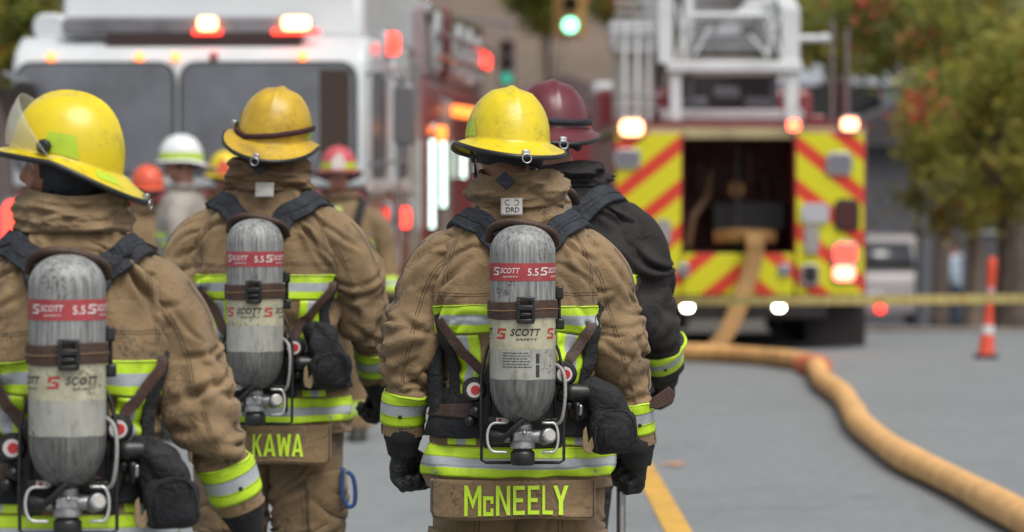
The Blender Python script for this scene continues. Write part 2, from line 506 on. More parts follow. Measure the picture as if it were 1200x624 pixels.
def add_folds(S, folds, mu=2, mv=2):
    """refine the sheet and press individual creases into it; a fold is (u, v, angle from round to along, length, width, depth) in metres"""
    G = S.dense(mu, mv); S2 = Sheet(G).orient(); nv, nu = G.shape[:2]
    ring = np.linalg.norm(np.roll(G, -1, 1) - G, axis=2).sum(axis=1)           # girth of every row
    ln = np.concatenate([[0], np.cumsum(np.linalg.norm(np.diff(G[:, ::8], axis=0), axis=2).mean(axis=1))])
    us, vs = np.meshgrid(np.arange(nu) / nu, np.linspace(0, 1, nv))
    N = S2.normal(us, vs); D = np.zeros((nv, nu))
    for (u0, v0, ang, L, w, A) in folds:
        k0 = v0 * (nv - 1); s0 = np.interp(k0, np.arange(nv), ln)
        du = ((us - u0 + .5) % 1.0 - .5) * ring[:, None]; ds = ln[:, None] - s0
        c, s = math.cos(ang), math.sin(ang)
        a = du * c + ds * s; b = -du * s + ds * c
        b = b + .18 * a * a / L + .006 * np.sin(a * 38 + u0 * 9)                 # a little bend and waver
        env = np.exp(-(a / (L * .5)) ** 4) * (1 - .45 * (a / L))
        ww = w * (1 + .5 * a / L)
        D += A * env * (.85 * np.exp(-((b - 1.15 * ww) / ww) ** 2) - 1.0 * np.exp(-(b / (.55 * ww)) ** 2) + .55 * np.exp(-((b + 1.1 * ww) / ww) ** 2))
    return Sheet(G + N * D[..., None]).orient()

def sleeve_folds(seed, side, n=15, elbow=.56):
    r = random.Random(seed); F = []
    for k in range(n):
        v = min(.80, max(.12, r.gauss(elbow, .14))); u = r.uniform(-.32, .32) + (.08 * side)
        F.append((u, v, R(r.choice((-1, 1)) * r.uniform(4, 42)), r.uniform(.08, .20), r.uniform(.011, .021), r.uniform(.005, .013)))
    for k in range(4):
        F.append((r.uniform(-.25, .25), r.uniform(.08, .30), R(r.uniform(40, 80) * side), r.uniform(.08, .16), r.uniform(.011, .018), r.uniform(.004, .009)))
    return F

def torso_folds(seed):
    r = random.Random(seed); F = []
    for s in (-1, 1):
        for k in range(7):                                  # from the armpits down and in
            F.append((s * r.uniform(.10, .20), r.uniform(.42, .72), R(-s * r.uniform(20, 65)), r.uniform(.09, .20), r.uniform(.011, .018), r.uniform(.005, .012)))
        for k in range(5):                                  # yoke
            F.append((s * r.uniform(.04, .18), r.uniform(.74, .88), R(s * r.uniform(20, 75)), r.uniform(.07, .15), r.uniform(.009, .015), r.uniform(.003, .007)))
    for k in range(12):                                     # crush above and below the belt
        F.append((r.uniform(-.24, .24), r.uniform(.16, .48), R(r.uniform(-30, 30)), r.uniform(.06, .15), r.uniform(.009, .016), r.uniform(.005, .011)))
    return F

def rim_grid(P, N, depth):
    """an open grid plus a skirt that goes back down to the surface"""
    b, a = P.shape[:2]
    V = P.reshape(-1, 3).tolist()
    us, vs = np.meshgrid(np.linspace(0, 1, a), np.linspace(0, 1, b))
    UV = np.stack([us, vs], -1).reshape(-1, 2).tolist()
    F = [(k * a + i, k * a + i + 1, (k + 1) * a + i + 1, (k + 1) * a + i) for k in range(b - 1) for i in range(a - 1)]
    rim = [i for i in range(a)] + [k * a + a - 1 for k in range(1, b)] + [(b - 1) * a + i for i in range(a - 2, -1, -1)] + [k * a for k in range(b - 2, 0, -1)]
    base = len(V); Nf = N.reshape(-1, 3)
    for q in rim:
        V.append((np.array(V[q]) - Nf[q] * depth).tolist()); UV.append(UV[q])
    m = len(rim)
    for t in range(m):
        F.append((rim[t], base + t, base + (t + 1) % m, rim[(t + 1) % m]))
    return V, F, UV

def run_cloth(V, F, pins, inner, frames=22, grow=0.07, bend=1.5, stiff=12.0, grav=0.1):
    """let the garment settle and buckle over the body inside it"""
    o = mesh_obj('tmp_cloth', V, F, None, fix=False)
    vg = o.vertex_groups.new(name='pin')
    for i, w in enumerate(pins):
        if w > 0.01: vg.add([i], float(w), 'REPLACE')
    bo = mesh_obj('tmp_body', inner[0], inner[1], None, fix=True)
    bo.modifiers.new('col', 'COLLISION')
    bo.collision.thickness_outer = 0.003; bo.collision.damping = 0.6; bo.collision.cloth_friction = 12
    c = o.modifiers.new('cloth', 'CLOTH'); s = c.settings
    s.quality = 4; s.mass = 0.35; s.tension_stiffness = stiff; s.compression_stiffness = stiff; s.shear_stiffness = stiff * .5; s.bending_stiffness = bend
    s.air_damping = 3.0; s.tension_damping = 8; s.compression_damping = 8; s.shear_damping = 8
    s.vertex_group_mass = 'pin'; s.pin_stiffness = 2.0
    s.shrink_min = -grow
    s.effector_weights.gravity = grav
    c.collision_settings.use_collision = True; c.collision_settings.distance_min = 0.003; c.collision_settings.collision_quality = 2
    c.point_cache.frame_start = 1; c.point_cache.frame_end = frames + 1
    for f in range(1, frames + 1):
        scene.frame_set(f)
    V2, _ = eval_np(o)
    drop(o); drop(bo)
    scene.frame_set(1)
    return V2

def soften(G):
    H = G * .5 + (np.roll(G, 1, 1) + np.roll(G, -1, 1)) * .25
    K = H.copy(); K[1:-1] = H[1:-1] * .5 + (H[:-2] + H[2:]) * .25
    return K

def sim_sheet(G, inner_G, pin_rows, frames=22, grow=.06, bend=3., stiff=14., grav=.08, seed=1, jit=.0, extra=None, smooth=1):
    nv, nu = G.shape[:2]
    V = G.reshape(-1, 3).copy()
    V += np.random.default_rng(seed).normal(0, jit, V.shape)
    nn = nz(V, 11.0, seed) * .007
    cen = np.repeat(G.mean(axis=1), nu, axis=0)
    d = V - cen; d /= np.linalg.norm(d, axis=1, keepdims=True) + 1e-9
    V += d * nn[:, None]
    pins = np.zeros((nv, nu))
    for k, w in enumerate(pin_rows): pins[k] = w
    if extra is not None: pins = np.maximum(pins, extra)
    mb = MB(); mb.loft([list(r) for r in inner_G])
    V2 = run_cloth(V, grid_faces(nv, nu), pins.ravel(), (mb.v, mb.f), frames, grow, bend, stiff, grav)
    G2 = V2.reshape(nv, nu, 3)
    for _ in range(smooth): G2 = soften(G2)
    return Sheet(G2).orient()

def sleeve_sheet(A, voxl=0.0085, nu=52, sim=True, seed=1, grow=.09, frames=30, gap=.022, bend=12., grav=.15):
    P0, _ = arm_path(A, 40)
    L = sum((P0[i + 1] - P0[i]).length for i in range(39)); nv = int(L / voxl)
    P, Q = arm_path(A, nv)
    G = tube_grid(P, Q, nu)
    if not sim: return Sheet(G).orient()
    I = tube_grid(P, [q - gap for q in Q], 32)
    rows = [1.0 if k < 3 else (0.9 if k > nv - 15 else (.15 if k > nv - 19 else 0)) for k in range(nv)]
    return sim_sheet(G, I, rows, frames, grow, bend, 18., grav, seed)

def torso_sheet(T, nv=84, nu=110, sim=True, seed=3, grow=.05, frames=30, belt=1.05, gap=.02, bend=12.):
    G = ring_grid(T, nu, nv)
    if not sim: return Sheet(G).orient()
    I = ring_grid([(t[0], t[1] - gap, t[2] - gap) + tuple(t[3:]) for t in T], 60, 40)
    z = G[:, 0, 2]
    rows = [max(1.0 if k > nv - 3 else 0, max(0, 1 - abs(z[k] - belt) / .03) * .7, .5 if k < 2 else 0) for k in range(nv)]
    return sim_sheet(G, I, rows, frames, grow, bend, 18., .2, seed)
# ------------------------------------------------------------------ colours and cloth
TAN = (0.236, 0.156, 0.078)
LIME = (0.54, 0.80, 0.025)
SILVER = (0.42, 0.45, 0.48)
M_TAN = mat('turnout_tan', TAN, rough=.88, var=.26, vscale=5, dark=(.070, .048, .032), dscale=5.5, damt=.7, bump=.22, bscale=55, weave=.5, wscale=700, sheen=.15, crease=.55, cscale=13, speck=.6, sscale=70)
M_TANC = mat('collar_tan', (0.235, 0.160, 0.085), rough=.9, var=.22, vscale=16, dark=(.12, .08, .045), dscale=9, damt=.5, bump=.35, bscale=45, sheen=.1, crease=.7, cscale=18)
M_DARKCOAT = mat('turnout_black', (0.015, 0.012, 0.012), rough=.85, var=.3, vscale=9, dark=(.05, .045, .045), dscale=5, damt=.6, bump=.25, bscale=50, weave=.5, wscale=700, crease=.55, cscale=13)
M_GREYCOAT = mat('turnout_pale', (0.30, 0.27, 0.24), rough=.88, var=.2, vscale=9, bump=.2, bscale=50)
M_THREAD = mat('thread_dark', (0.035, 0.024, 0.018), rough=.9)
M_LEATHER = mat('leather_brown', (0.060, 0.030, 0.021), rough=.62, var=.35, vscale=30, dark=(.11, .075, .055), dscale=18, damt=.5, bump=.3, bscale=120)
M_TRIM = stripe_mat('lime_silver_tape', [(.31, LIME), (.655, SILVER), (1.01, LIME)], damt=.62, dscale=9, bump=.5, bscale=30)
M_TRIMV = stripe_mat('lime_silver_tape_upright', [(.31, LIME), (.655, SILVER), (1.01, LIME)], axis='u', damt=.62, dscale=9, bump=.5, bscale=30)
M_LIME = mat('lime_letters', LIME, rough=.5, dark=(.2, .22, .05), dscale=25, damt=.35, bump=.15, bscale=160)
M_LIMES = mat('lime_sticker', (.42, .58, .03), rough=.35, dark=(.2, .2, .06), dscale=18, damt=.6)
M_BLACKF = mat('black_webbing', (0.017, 0.021, 0.030), rough=.78, var=.45, vscale=14, dark=(.055, .06, .07), dscale=12, damt=.55, bump=.35, bscale=75, crease=.8, cscale=17)
M_BLACKD = mat('black_cloth', (0.0085, 0.009, 0.011), rough=.8, var=.4, vscale=14, dark=(.03, .03, .033), dscale=12, damt=.5, bump=.35, bscale=75, crease=.9, cscale=15)
M_BLACKP = mat('black_plastic', (0.012, 0.012, 0.013), rough=.38, dark=(.06, .055, .05), dscale=22, damt=.4, bump=.08, bscale=40)
M_GLOVE = mat('glove_black', (0.013, 0.013, 0.015), rough=.6, var=.4, vscale=24, dark=(.04, .037, .034), dscale=16, damt=.5, bump=.45, bscale=70, crease=.7, cscale=26)
M_KNIT = mat('knit_black', (0.016, 0.016, 0.018), rough=.95, bump=.4, bscale=200)
M_STEEL = mat('worn_steel', (0.46, 0.46, 0.47), rough=.34, metal=1.0, var=.3, vscale=30, bump=.1, bscale=60)
M_ALU = mat('cast_aluminium', (0.40, 0.40, 0.41), rough=.45, metal=.85, var=.35, vscale=35, dark=(.08, .075, .07), dscale=20, damt=.6, bump=.15, bscale=90)
M_CYL = mat('cylinder_composite', speck=.7, sscale=75, col=(0.25, 0.255, 0.25), rough=.46, var=.62, vscale=40, stretch=(3.0, 3.0, .25), dark=(.05, .05, .047), dscale=17, damt=.75, bump=.15, bscale=60)
M_CYLD = mat('cylinder_scuffed_base', (0.125, 0.125, 0.118), rough=.42, var=.55, vscale=34, stretch=(2.6, 2.6, .35), dark=(.33, .33, .31), dscale=22, damt=.55, bump=.2, bscale=60)
M_CYLL = mat('cylinder_label_cream', speck=.6, sscale=60, col=(0.46, 0.44, 0.31), rough=.5, var=.22, vscale=22, dark=(.13, .11, .07), dscale=16, damt=.75)
M_CYLW = mat('cylinder_label_grey', speck=.8, sscale=60, col=(0.36, 0.36, 0.32), rough=.5, var=.2, vscale=14, stretch=(2, 2, .6), dark=(.10, .095, .085), dscale=18, damt=.8)
M_CYLR = mat('cylinder_band_red', (0.36, 0.045, 0.055), rough=.45, var=.2, vscale=14, dark=(.25, .16, .15), dscale=22, damt=.6)
M_INK = mat('label_ink', (0.03, 0.03, 0.032), rough=.6)
M_INKR = mat('label_ink_red', (0.42, 0.035, 0.03), rough=.6)
M_INKW = mat('label_ink_white', (0.62, 0.56, 0.55), rough=.6)
M_SKIN = mat('skin', (0.42, 0.20, 0.135), rough=.5, var=.12, vscale=22, bump=.08, bscale=130)
M_SKIN2 = mat('skin_deep', (0.23, 0.105, 0.07), rough=.5, var=.12, vscale=22, bump=.08, bscale=130)
M_EYEW = mat('eye_white', (.6, .58, .55), rough=.2)
M_EYED = mat('eye_iris', (.03, .02, .015), rough=.15)
M_LIP = mat('lips', (.30, .09, .075), rough=.45)
M_HAIR = mat('hair_dark', (0.025, 0.016, 0.011), rough=.7, bump=.6, bscale=160)
M_BOOT = mat('boot_rubber', (0.018, 0.018, 0.017), rough=.5, bump=.15)
M_YHELM = mat('helmet_yellow', (0.68, 0.53, 0.012), rough=.33, var=.09, vscale=9, dark=(.13, .10, .03), dscale=15, damt=.6, coat=.12, bump=.04, bscale=30, speck=.32, sscale=120, scol=(.20, .15, .03))
M_YHELMD = mat('helmet_yellow_dirty', (0.54, 0.34, 0.018), rough=.42, speck=.4, sscale=90, scol=(.14, .09, .03), var=.25, vscale=13, dark=(.14, .09, .03), dscale=10, damt=.7, coat=.2, bump=.06, bscale=30)
M_MHELM = mat('helmet_maroon', (0.115, 0.017, 0.024), rough=.30, var=.14, vscale=8, dark=(.2, .07, .09), dscale=9, damt=.3, coat=.1)
M_WHELM = mat('helmet_white', (0.68, 0.70, 0.70), rough=.3, var=.05, vscale=9, dark=(.35, .33, .3), dscale=14, damt=.4)
M_RHELM = mat('helmet_red', (0.50, 0.075, 0.09), rough=.32, dark=(.3, .12, .1), dscale=14, damt=.4)
M_OHELM = mat('helmet_orange', (0.65, 0.10, 0.045), rough=.32)
M_MAROONF = mat('liner_maroon', (0.045, 0.012, 0.016), rough=.85, var=.3, vscale=20, bump=.3, bscale=60)
M_VISOR = mat('visor_clear', (0.75, 0.77, 0.72), rough=.12, alpha=.26, spec=.6, dark=(.6, .6, .55), dscale=9, damt=.4)
M_BADGE = mat('badge_paper', (0.42, 0.40, 0.37), rough=.6, var=.15, vscale=60)
M_JEAN = mat('jeans', (0.025, 0.035, 0.06), rough=.85, bump=.2)
M_HOODG = mat('hoodie_pale_blue', (0.35, 0.43, 0.52), rough=.9, bump=.2)
M_HOODD = mat('jacket_dark', (0.025, 0.03, 0.045), rough=.85, bump=.2)
M_BLUESTRAP = mat('strap_blue', (0.02, 0.07, 0.22), rough=.6, bump=.2, bscale=90)

# ------------------------------------------------------------------ helmet
class HelmetShape:
    def __init__(s, rx=.117, ry=.140, H=.150, side=.034, front=.05, back=.070, rim=.026, drop=.036):
        s.__dict__.update(locals())
    def pt(s, a, t, off=0.0):
        c, q = math.cos(a), math.sin(a)
        bf = max(0, -q) ** 1.4; ff = max(0, q) ** 2
        if t <= 1:
            ph = t * PI / 2
            r = math.sin(ph) ** .92; z = s.H * math.cos(ph) ** .86 if t < 1 else 0.0
            x, y = s.rx * r * c, s.ry * r * q
            z -= s.rim * bf * t ** 3
            # centre comb and two side ribs moulded in the shell
            z += .007 * math.exp(-(x / .010) ** 2) * (1 - t ** 4)
            z += .0035 * (math.exp(-((abs(x) - .055) / .008) ** 2)) * (1 - t ** 3) * (t > .05)
            n = Vector((x / s.rx ** 2, y / s.ry ** 2, max(z, 0.001) / s.H ** 2)).normalized()
            return Vector((x, y, z)) + n * off
        u = t - 1
        w = s.side + (s.back - s.side) * bf + (s.front - s.side) * ff
        k = u ** .9
        x = s.rx * c + w * k * c; y = s.ry * q + w * k * q
        z = -s.rim * bf - (.012 + s.drop * bf) * (1 - (1 - u) ** 1.8) * (.6 + .4 * u)
        return Vector((x, y, z + off))

def xf(M, pts): return [M @ Vector(p) for p in pts]

def make_helmet(parent, M, shell, trimmat=None, liner=None, stickers=True, ring=True, goggle=None, visor=False, shield=None, hs=None, band=None, far=False, curtain=-.072, cw=78, brimst=False):
    """M places the helmet (x right, y front, z up) in the wearer's space"""
    hs = hs or HelmetShape(); N = 40 if far else 84
    ts = [0.02, .08, .16, .26, .36, .46, .56, .66, .75, .83, .90, .95, .985, 1.0, 1.06, 1.15, 1.3, 1.5, 1.75, 1.93, 2.0]
    rings = [[hs.pt(2 * PI * i / N, t) for i in range(N)] for t in ts]
    inner = [[hs.pt(2 * PI * i / N, t) - Vector((0, 0, .004)) for i in range(N)] for t in (2.0, 1.6, 1.2, 1.0)]
    dome_in = [[hs.pt(2 * PI * i / N, t, -.006) for i in range(N)] for t in (.95, .8, .5, .2)]
    rr = [xf(M, r) for r in rings + inner + dome_in]
    mb = MB(); mb.loft(rr)
    h = mb.build('helmet', shell, parent, smooth=True)
    path = [hs.pt(2 * PI * i / N, 2.0) for i in range(N)]
    mb = MB(); rg = []
    for i in range(N):
        a = 2 * PI * i / N; o = Vector((math.cos(a), math.sin(a), 0)); p = path[i] - Vector((0, 0, .005))
        rg.append([M @ (p + o * .0055 * math.cos(b) + Vector((0, 0, 1)) * .0072 * math.sin(b)) for b in [2 * PI * k / 8 for k in range(8)]])
    V = [q for r in rg for q in r]; F = []
    for i in range(N):
        j = (i + 1) % N
        for k in range(8):
            l = (k + 1) % 8; F.append((i * 8 + k, i * 8 + l, j * 8 + l, j * 8 + k))
    mb.add(V, F); mb.build('brim_edging', trimmat or M_BLACKP, h, smooth=True)
    # fabric neck curtain under the brim
    mb = MB(); rows = []
    n2 = 48
    for k, z in enumerate((-.004, -.020, -.038, -.055, curtain)):
        row = []
        for i in range(n2 + 1):
            a = R(-90 - cw) + R(2 * cw) * i / n2
            fl = 1 - .02 * k + .018 * math.sin(a * 9 + k) * k / 4
            row.append(M @ Vector((hs.rx * .89 * fl * math.cos(a), hs.ry * .90 * fl * math.sin(a), z - .012 * max(0, -math.sin(a)) - .004 * math.sin(a * 7))))
        rows.append(row)
    mb.loft(rows, cap=False, close=False)
    lo = mb.build('neck_curtain', liner or M_BLACKF, h, smooth=True)
    s = lo.modifiers.new('solid', 'SOLIDIFY'); s.thickness = .005
    def patch(name, a0, a1, t0, t1, m, off=.0015, na=14, nt=4, taper=0.0):
        G = []
        for k in range(nt + 1):
            f = k / nt; aa0 = a0 + (a1 - a0) * taper * (1 - f); aa1 = a1 - (a1 - a0) * taper * (1 - f)
            G.append([M @ hs.pt(aa0 + (aa1 - aa0) * i / na, t0 + (t1 - t0) * f, off) for i in range(na + 1)])
        mb = MB(); mb.loft(G, cap=False, close=False); return mb.build(name, m, h, smooth=True)
    if stickers and not far:
        for a in (180, 0):
            patch('reflective_sticker', R(a - 14), R(a + 40) if a == 0 else R(a + 26), .80, .985, M_LIMES, taper=.16)
        for a in ((222, 300) if brimst else ()):
            patch('reflective_sticker', R(a), R(a + 22), 1.12, 1.55, M_LIMES)
    if band is not None:
        patch('reflective_sticker', R(0), R(360), .84, .985, band, na=40)
    if shield is not None:
        mb = MB(); mb.prism([(-.04, -.01), (.04, -.01), (.045, .05), (0, .105), (-.045, .05)], -.003, .003)
        Ms = M @ Matrix.Translation((0, hs.ry + .012, .012)) @ Matrix.Rotation(R(12), 4, 'X')
        mb.v = [tuple(Ms @ Vector(v)) for v in mb.v]; mb.build('front_shield', shield, h)
    if ring:
        p = hs.pt(R(-90), 2.0)
        mb = MB()
        mb.box((0, p.y + .003, p.z + .006), (.020, .016, .018))
        mb.v = [tuple(M @ Vector(v)) for v in mb.v]
        hk = mb.build('hanger_tab', M_STEEL, h, bevel=.002)
        mb = MB(); pth = [M @ Vector((.0125 * math.cos(2 * PI * i / 20), p.y - .010, p.z - .010 + .0125 * math.sin(2 * PI * i / 20))) for i in range(21)]
        mb.tube(pth, .0022, 8, cap=False); mb.build('hanger_ring', M_STEEL, hk, smooth=True)
    if goggle is not None:
        # elastic strap round the dome just above the brim
        n3 = 72; W = []
        for i in range(n3):
            a = 2 * PI * i / n3; p = hs.pt(a, 1.02); o = Vector((math.cos(a), math.sin(a), 0))
            lift = goggle[0] + goggle[1] * math.cos(a)
            p = hs.pt(a, min(1.0, 1.0 - lift * 4), .004) if lift > 0 else p + o * .004
            p = Vector((p.x, p.y, p.z + .004)) + o * .004
            W.append([M @ (p + o * dx + Vector((0, 0, dz))) for dx, dz in ((-.002, -.009), (.003, -.008), (.004, 0), (.003, .008), (-.002, .009))])
        V = [q for r in W for q in r]; F = [(i * 5 + k, i * 5 + (k + 1) % 5, ((i + 1) % n3) * 5 + (k + 1) % 5, ((i + 1) % n3) * 5 + k) for i in range(n3) for k in range(5)]
        mb = MB(); mb.add(V, F); st = mb.build('goggle_strap', M_MAROONF if shell is not M_MHELM else M_BLACKF, h, smooth=True)
        mb = MB(); p = hs.pt(R(186), 1.3); mb.box((p.x - .004, p.y, p.z + .018), (.018, .03, .016)); mb.v = [tuple(M @ Vector(v)) for v in mb.v]
        mb.build('strap_buckle', M_STEEL, st, bevel=.003)
    if visor:
        mb = MB(); G = []
        for k in range(9):
            f = k / 8; row = []
            for i in range(29):
                a = R(-5) + R(190) * i / 28
                rr_ = .012 + .022 * f
                q = Vector(((hs.rx + rr_) * math.cos(a), (hs.ry + rr_) * math.sin(a) + .012 * f, -.004))
                up = Matrix.Rotation(R(4 + 42 * f), 4, 'X')
                q = up @ q
                row.append(M @ q)
            G.append(row)
        mb.loft(G, cap=False, close=False); v = mb.build('face_shield', M_VISOR, h, smooth=True)
        s = v.modifiers.new('solid', 'SOLIDIFY'); s.thickness = .002
        for sx in (-1, 1):
            mb = MB(); Mk = M @ Matrix.Translation((sx * (hs.rx + .012), .022, .018)) @ Matrix.Rotation(R(90) * sx, 4, 'Y')
            mb.lathe([(.001, -.012), (.016, -.012), (.018, -.004), (.018, .006), (.014, .011), (.001, .012)], 9, M=Mk)
            mb.v = [tuple(q) for q in mb.v]; mb.build('shield_knob', M_BLACKP, v, bevel=.001)
    return h

# ------------------------------------------------------------------ hands (gloved or bare)
def hand_geo(side, curl, M, fat=1.0, vox=.0042, spread=1.0):
    """hand hangs along -z, palm faces -side*x, thumb forward (+y); M places it"""
    mb = MB(); inn = -side    # direction the palm faces
    mb.ball_tube([(0, 0, .03), (0, 0, -.01), (0, -.012, -.05), (0, -.014, -.085)], [.027 * fat, .026 * fat, .020 * fat, .017 * fat])
    mb.ball_tube([(0, 0, -.01), (0, .010, -.05), (0, .016, -.085)], [.024 * fat, .020 * fat, .017 * fat])
    mb.ball_tube([(0, 0, -.02), (0, -.028, -.055), (0, -.031, -.082)], [.020 * fat, .017 * fat, .0145 * fat])
    mb.ball_tube([(0, 0, -.02), (0, .028, -.055), (0, .032, -.085)], [.020 * fat, .017 * fat, .0145 * fat])
    for k, (y, L) in enumerate(((.034, 1.0), (.012, 1.08), (-.012, 1.0), (-.034, .82))):
        p = Vector((0, y, -.085)); ang = 0; pts = [p.copy()]; rad = [.0125 * fat]
        for j, seg in enumerate((.043, .029, .023)):
            ang += R(curl[j] * (1 + .08 * k))
            d = Vector((inn * math.sin(ang), .05 * (y / .034) * spread, -math.cos(ang))).normalized()
            p = p + d * seg * L; pts.append(p.copy()); rad.append((.0120, .0108, .0092)[j] * fat)
        mb.ball_tube(pts, rad, 12)
    t = [Vector((inn * .006, .020, -.022)), Vector((inn * .018, .048, -.050)), Vector((inn * .034, .052, -.078)), Vector((inn * .046, .042, -.098))]
    mb.ball_tube(t, [.016 * fat, .0148 * fat, .0128 * fat, .0105 * fat], 12)
    V, F = union(mb, vox, 2)
    Mn = np.array(M)
    V = V @ Mn[:3, :3].T + Mn[:3, 3]
    return V, F

# ------------------------------------------------------------------ the body
def head_matrix(h):
    """yaw (left +), pitch (up +), roll (right ear down +) about the neck"""
    return Matrix.Translation((h['x'], h['y'], h['z'])) @ Matrix.Rotation(R(h['yaw']), 4, 'Z') @ Matrix.Rotation(R(h['pitch']), 4, 'X') @ Matrix.Rotation(R(h['roll']), 4, 'Y')

def body_geo(p, HM, vox=.010):
    """one continuous body: head with a face, neck, trunk, arms, hands, legs and feet"""
    mb = MB()
    def H(pts): return [HM @ Vector(q) for q in pts]
    hr = HM.to_3x3().to_4x4()
    def el(c, r): mb.ellipsoid(HM @ Vector(c), r, 26, 18, hr)
    # head origin = base of skull centre; crown at z .17, chin at z -.06
    el((0, -.005, .075), (.076, .097, .098))
    el((0, .028, .018), (.060, .064, .078))
    el((0, .058, -.032), (.030, .028, .022))
    mb.ball_tube(H([(0, .090, .060), (0, .102, .036), (0, .106, .022)]), [.009, .012, .014])
    el((0, .083, .066), (.045, .014, .010))
    for s in (-1, 1):
        el((s * .079, -.008, .045), (.008, .018, .030))
        el((s * .040, .066, .020), (.022, .018, .022))
    el((0, .082, -.004), (.024, .014, .011))
    neck = HM @ Vector((0, -.012, -.01))
    mb.ball_tube([neck + Vector((0, 0, .03)), neck * .5 + Vector((0, -.01, 1.56)) * .5, (0, -.01, 1.50), (0, 0, 1.40)], [.056, .058, .062, .085])
    for z0, z1, r in ((1.42, 1.42, 0),):
        pass
    mb.loft([sring(0, 0, z, a, b, 32) for z, a, b in ((.92, .155, .105), (1.0, .150, .10), (1.1, .145, .10), (1.25, .165, .11), (1.38, .175, .11), (1.44, .15, .09), (1.48, .09, .07))])
    for A in (p['armL'], p['armR']):
        P, Q = arm_path(A, 10); mb.ball_tube(P, [q * .55 for q in Q])
    for L in p['legs']:
        mb.ball_tube([Vector(q[:3]) for q in L], [q[3] * .68 for q in L])
        f = Vector(L[-1][:3]); mb.ball_tube([f, f + Vector((0, .06, -.055)), f + Vector((0, .16, -.07))], [.045, .04, .032])
    V, F = union(mb, vox, 3)
    return V, F

def paint_face(o, HM, F_, V_):
    me = o.data
    for m in (M_EYEW, M_EYED, M_LIP): me.materials.append(m)
    inv = HM.inverted()
    for pl in me.polygons:
        q = inv @ pl.center
        if q.y > .05:
            for s in (-1, 1):
                d = math.hypot((q.x - s * .031) / 1.5, q.z - .050)
                if d < .0075: pl.material_index = 1 if abs(q.x - s * .031) > .005 else 2
            if abs(q.z + .003) < .007 and abs(q.x) < .024: pl.material_index = 3

LEGS = [[(-.10, 0, .93, .128), (-.115, .01, .70, .115), (-.125, .02, .48, .098), (-.125, -.01, .28, .095), (-.125, -.02, .10, .098)],
        [(.10, 0, .93, .128), (.115, -.01, .70, .115), (.125, 0, .48, .098), (.125, -.05, .28, .095), (.125, -.07, .10, .098)]]

def bvh_of(V, F): return BVHTree.FromPolygons([tuple(v) for v in V], F)

def strap_on(bvh, guide, w, th, off=.002, n=40, m=None, name='strap', parent=None, smooth_n=4):
    pts = crom(guide, n); P = []; N = []
    for q in pts:
        loc, nor, idx, d = bvh.find_nearest(q)
        P.append(loc); N.append(nor)
    for _ in range(smooth_n):
        P = [P[0]] + [(P[i - 1] + P[i] * 2 + P[i + 1]) / 4 for i in range(1, n - 1)] + [P[-1]]
        N = [N[0]] + [(N[i - 1] + N[i] * 2 + N[i + 1]).normalized() for i in range(1, n - 1)] + [N[-1]]
    rings = []
    for i in range(n):
        t = (P[min(i + 1, n - 1)] - P[max(i - 1, 0)]).normalized(); nn = (N[i] - t * N[i].dot(t)).normalized(); s = t.cross(nn)
        b = P[i] + nn * off
        prof = [(-.5, 0), (-.5, .7), (-.46, 1), (-.2, 1.08), (0, 1.1), (.2, 1.08), (.46, 1), (.5, .7), (.5, 0)]
        ww = w[i] if hasattr(w, '__len__') else w
        rings.append([b + s * x * ww + nn * y * th for x, y in prof])
    mb = MB(); mb.loft(rings)
    if m is None: return rings
    return mb.build(name, m, parent)

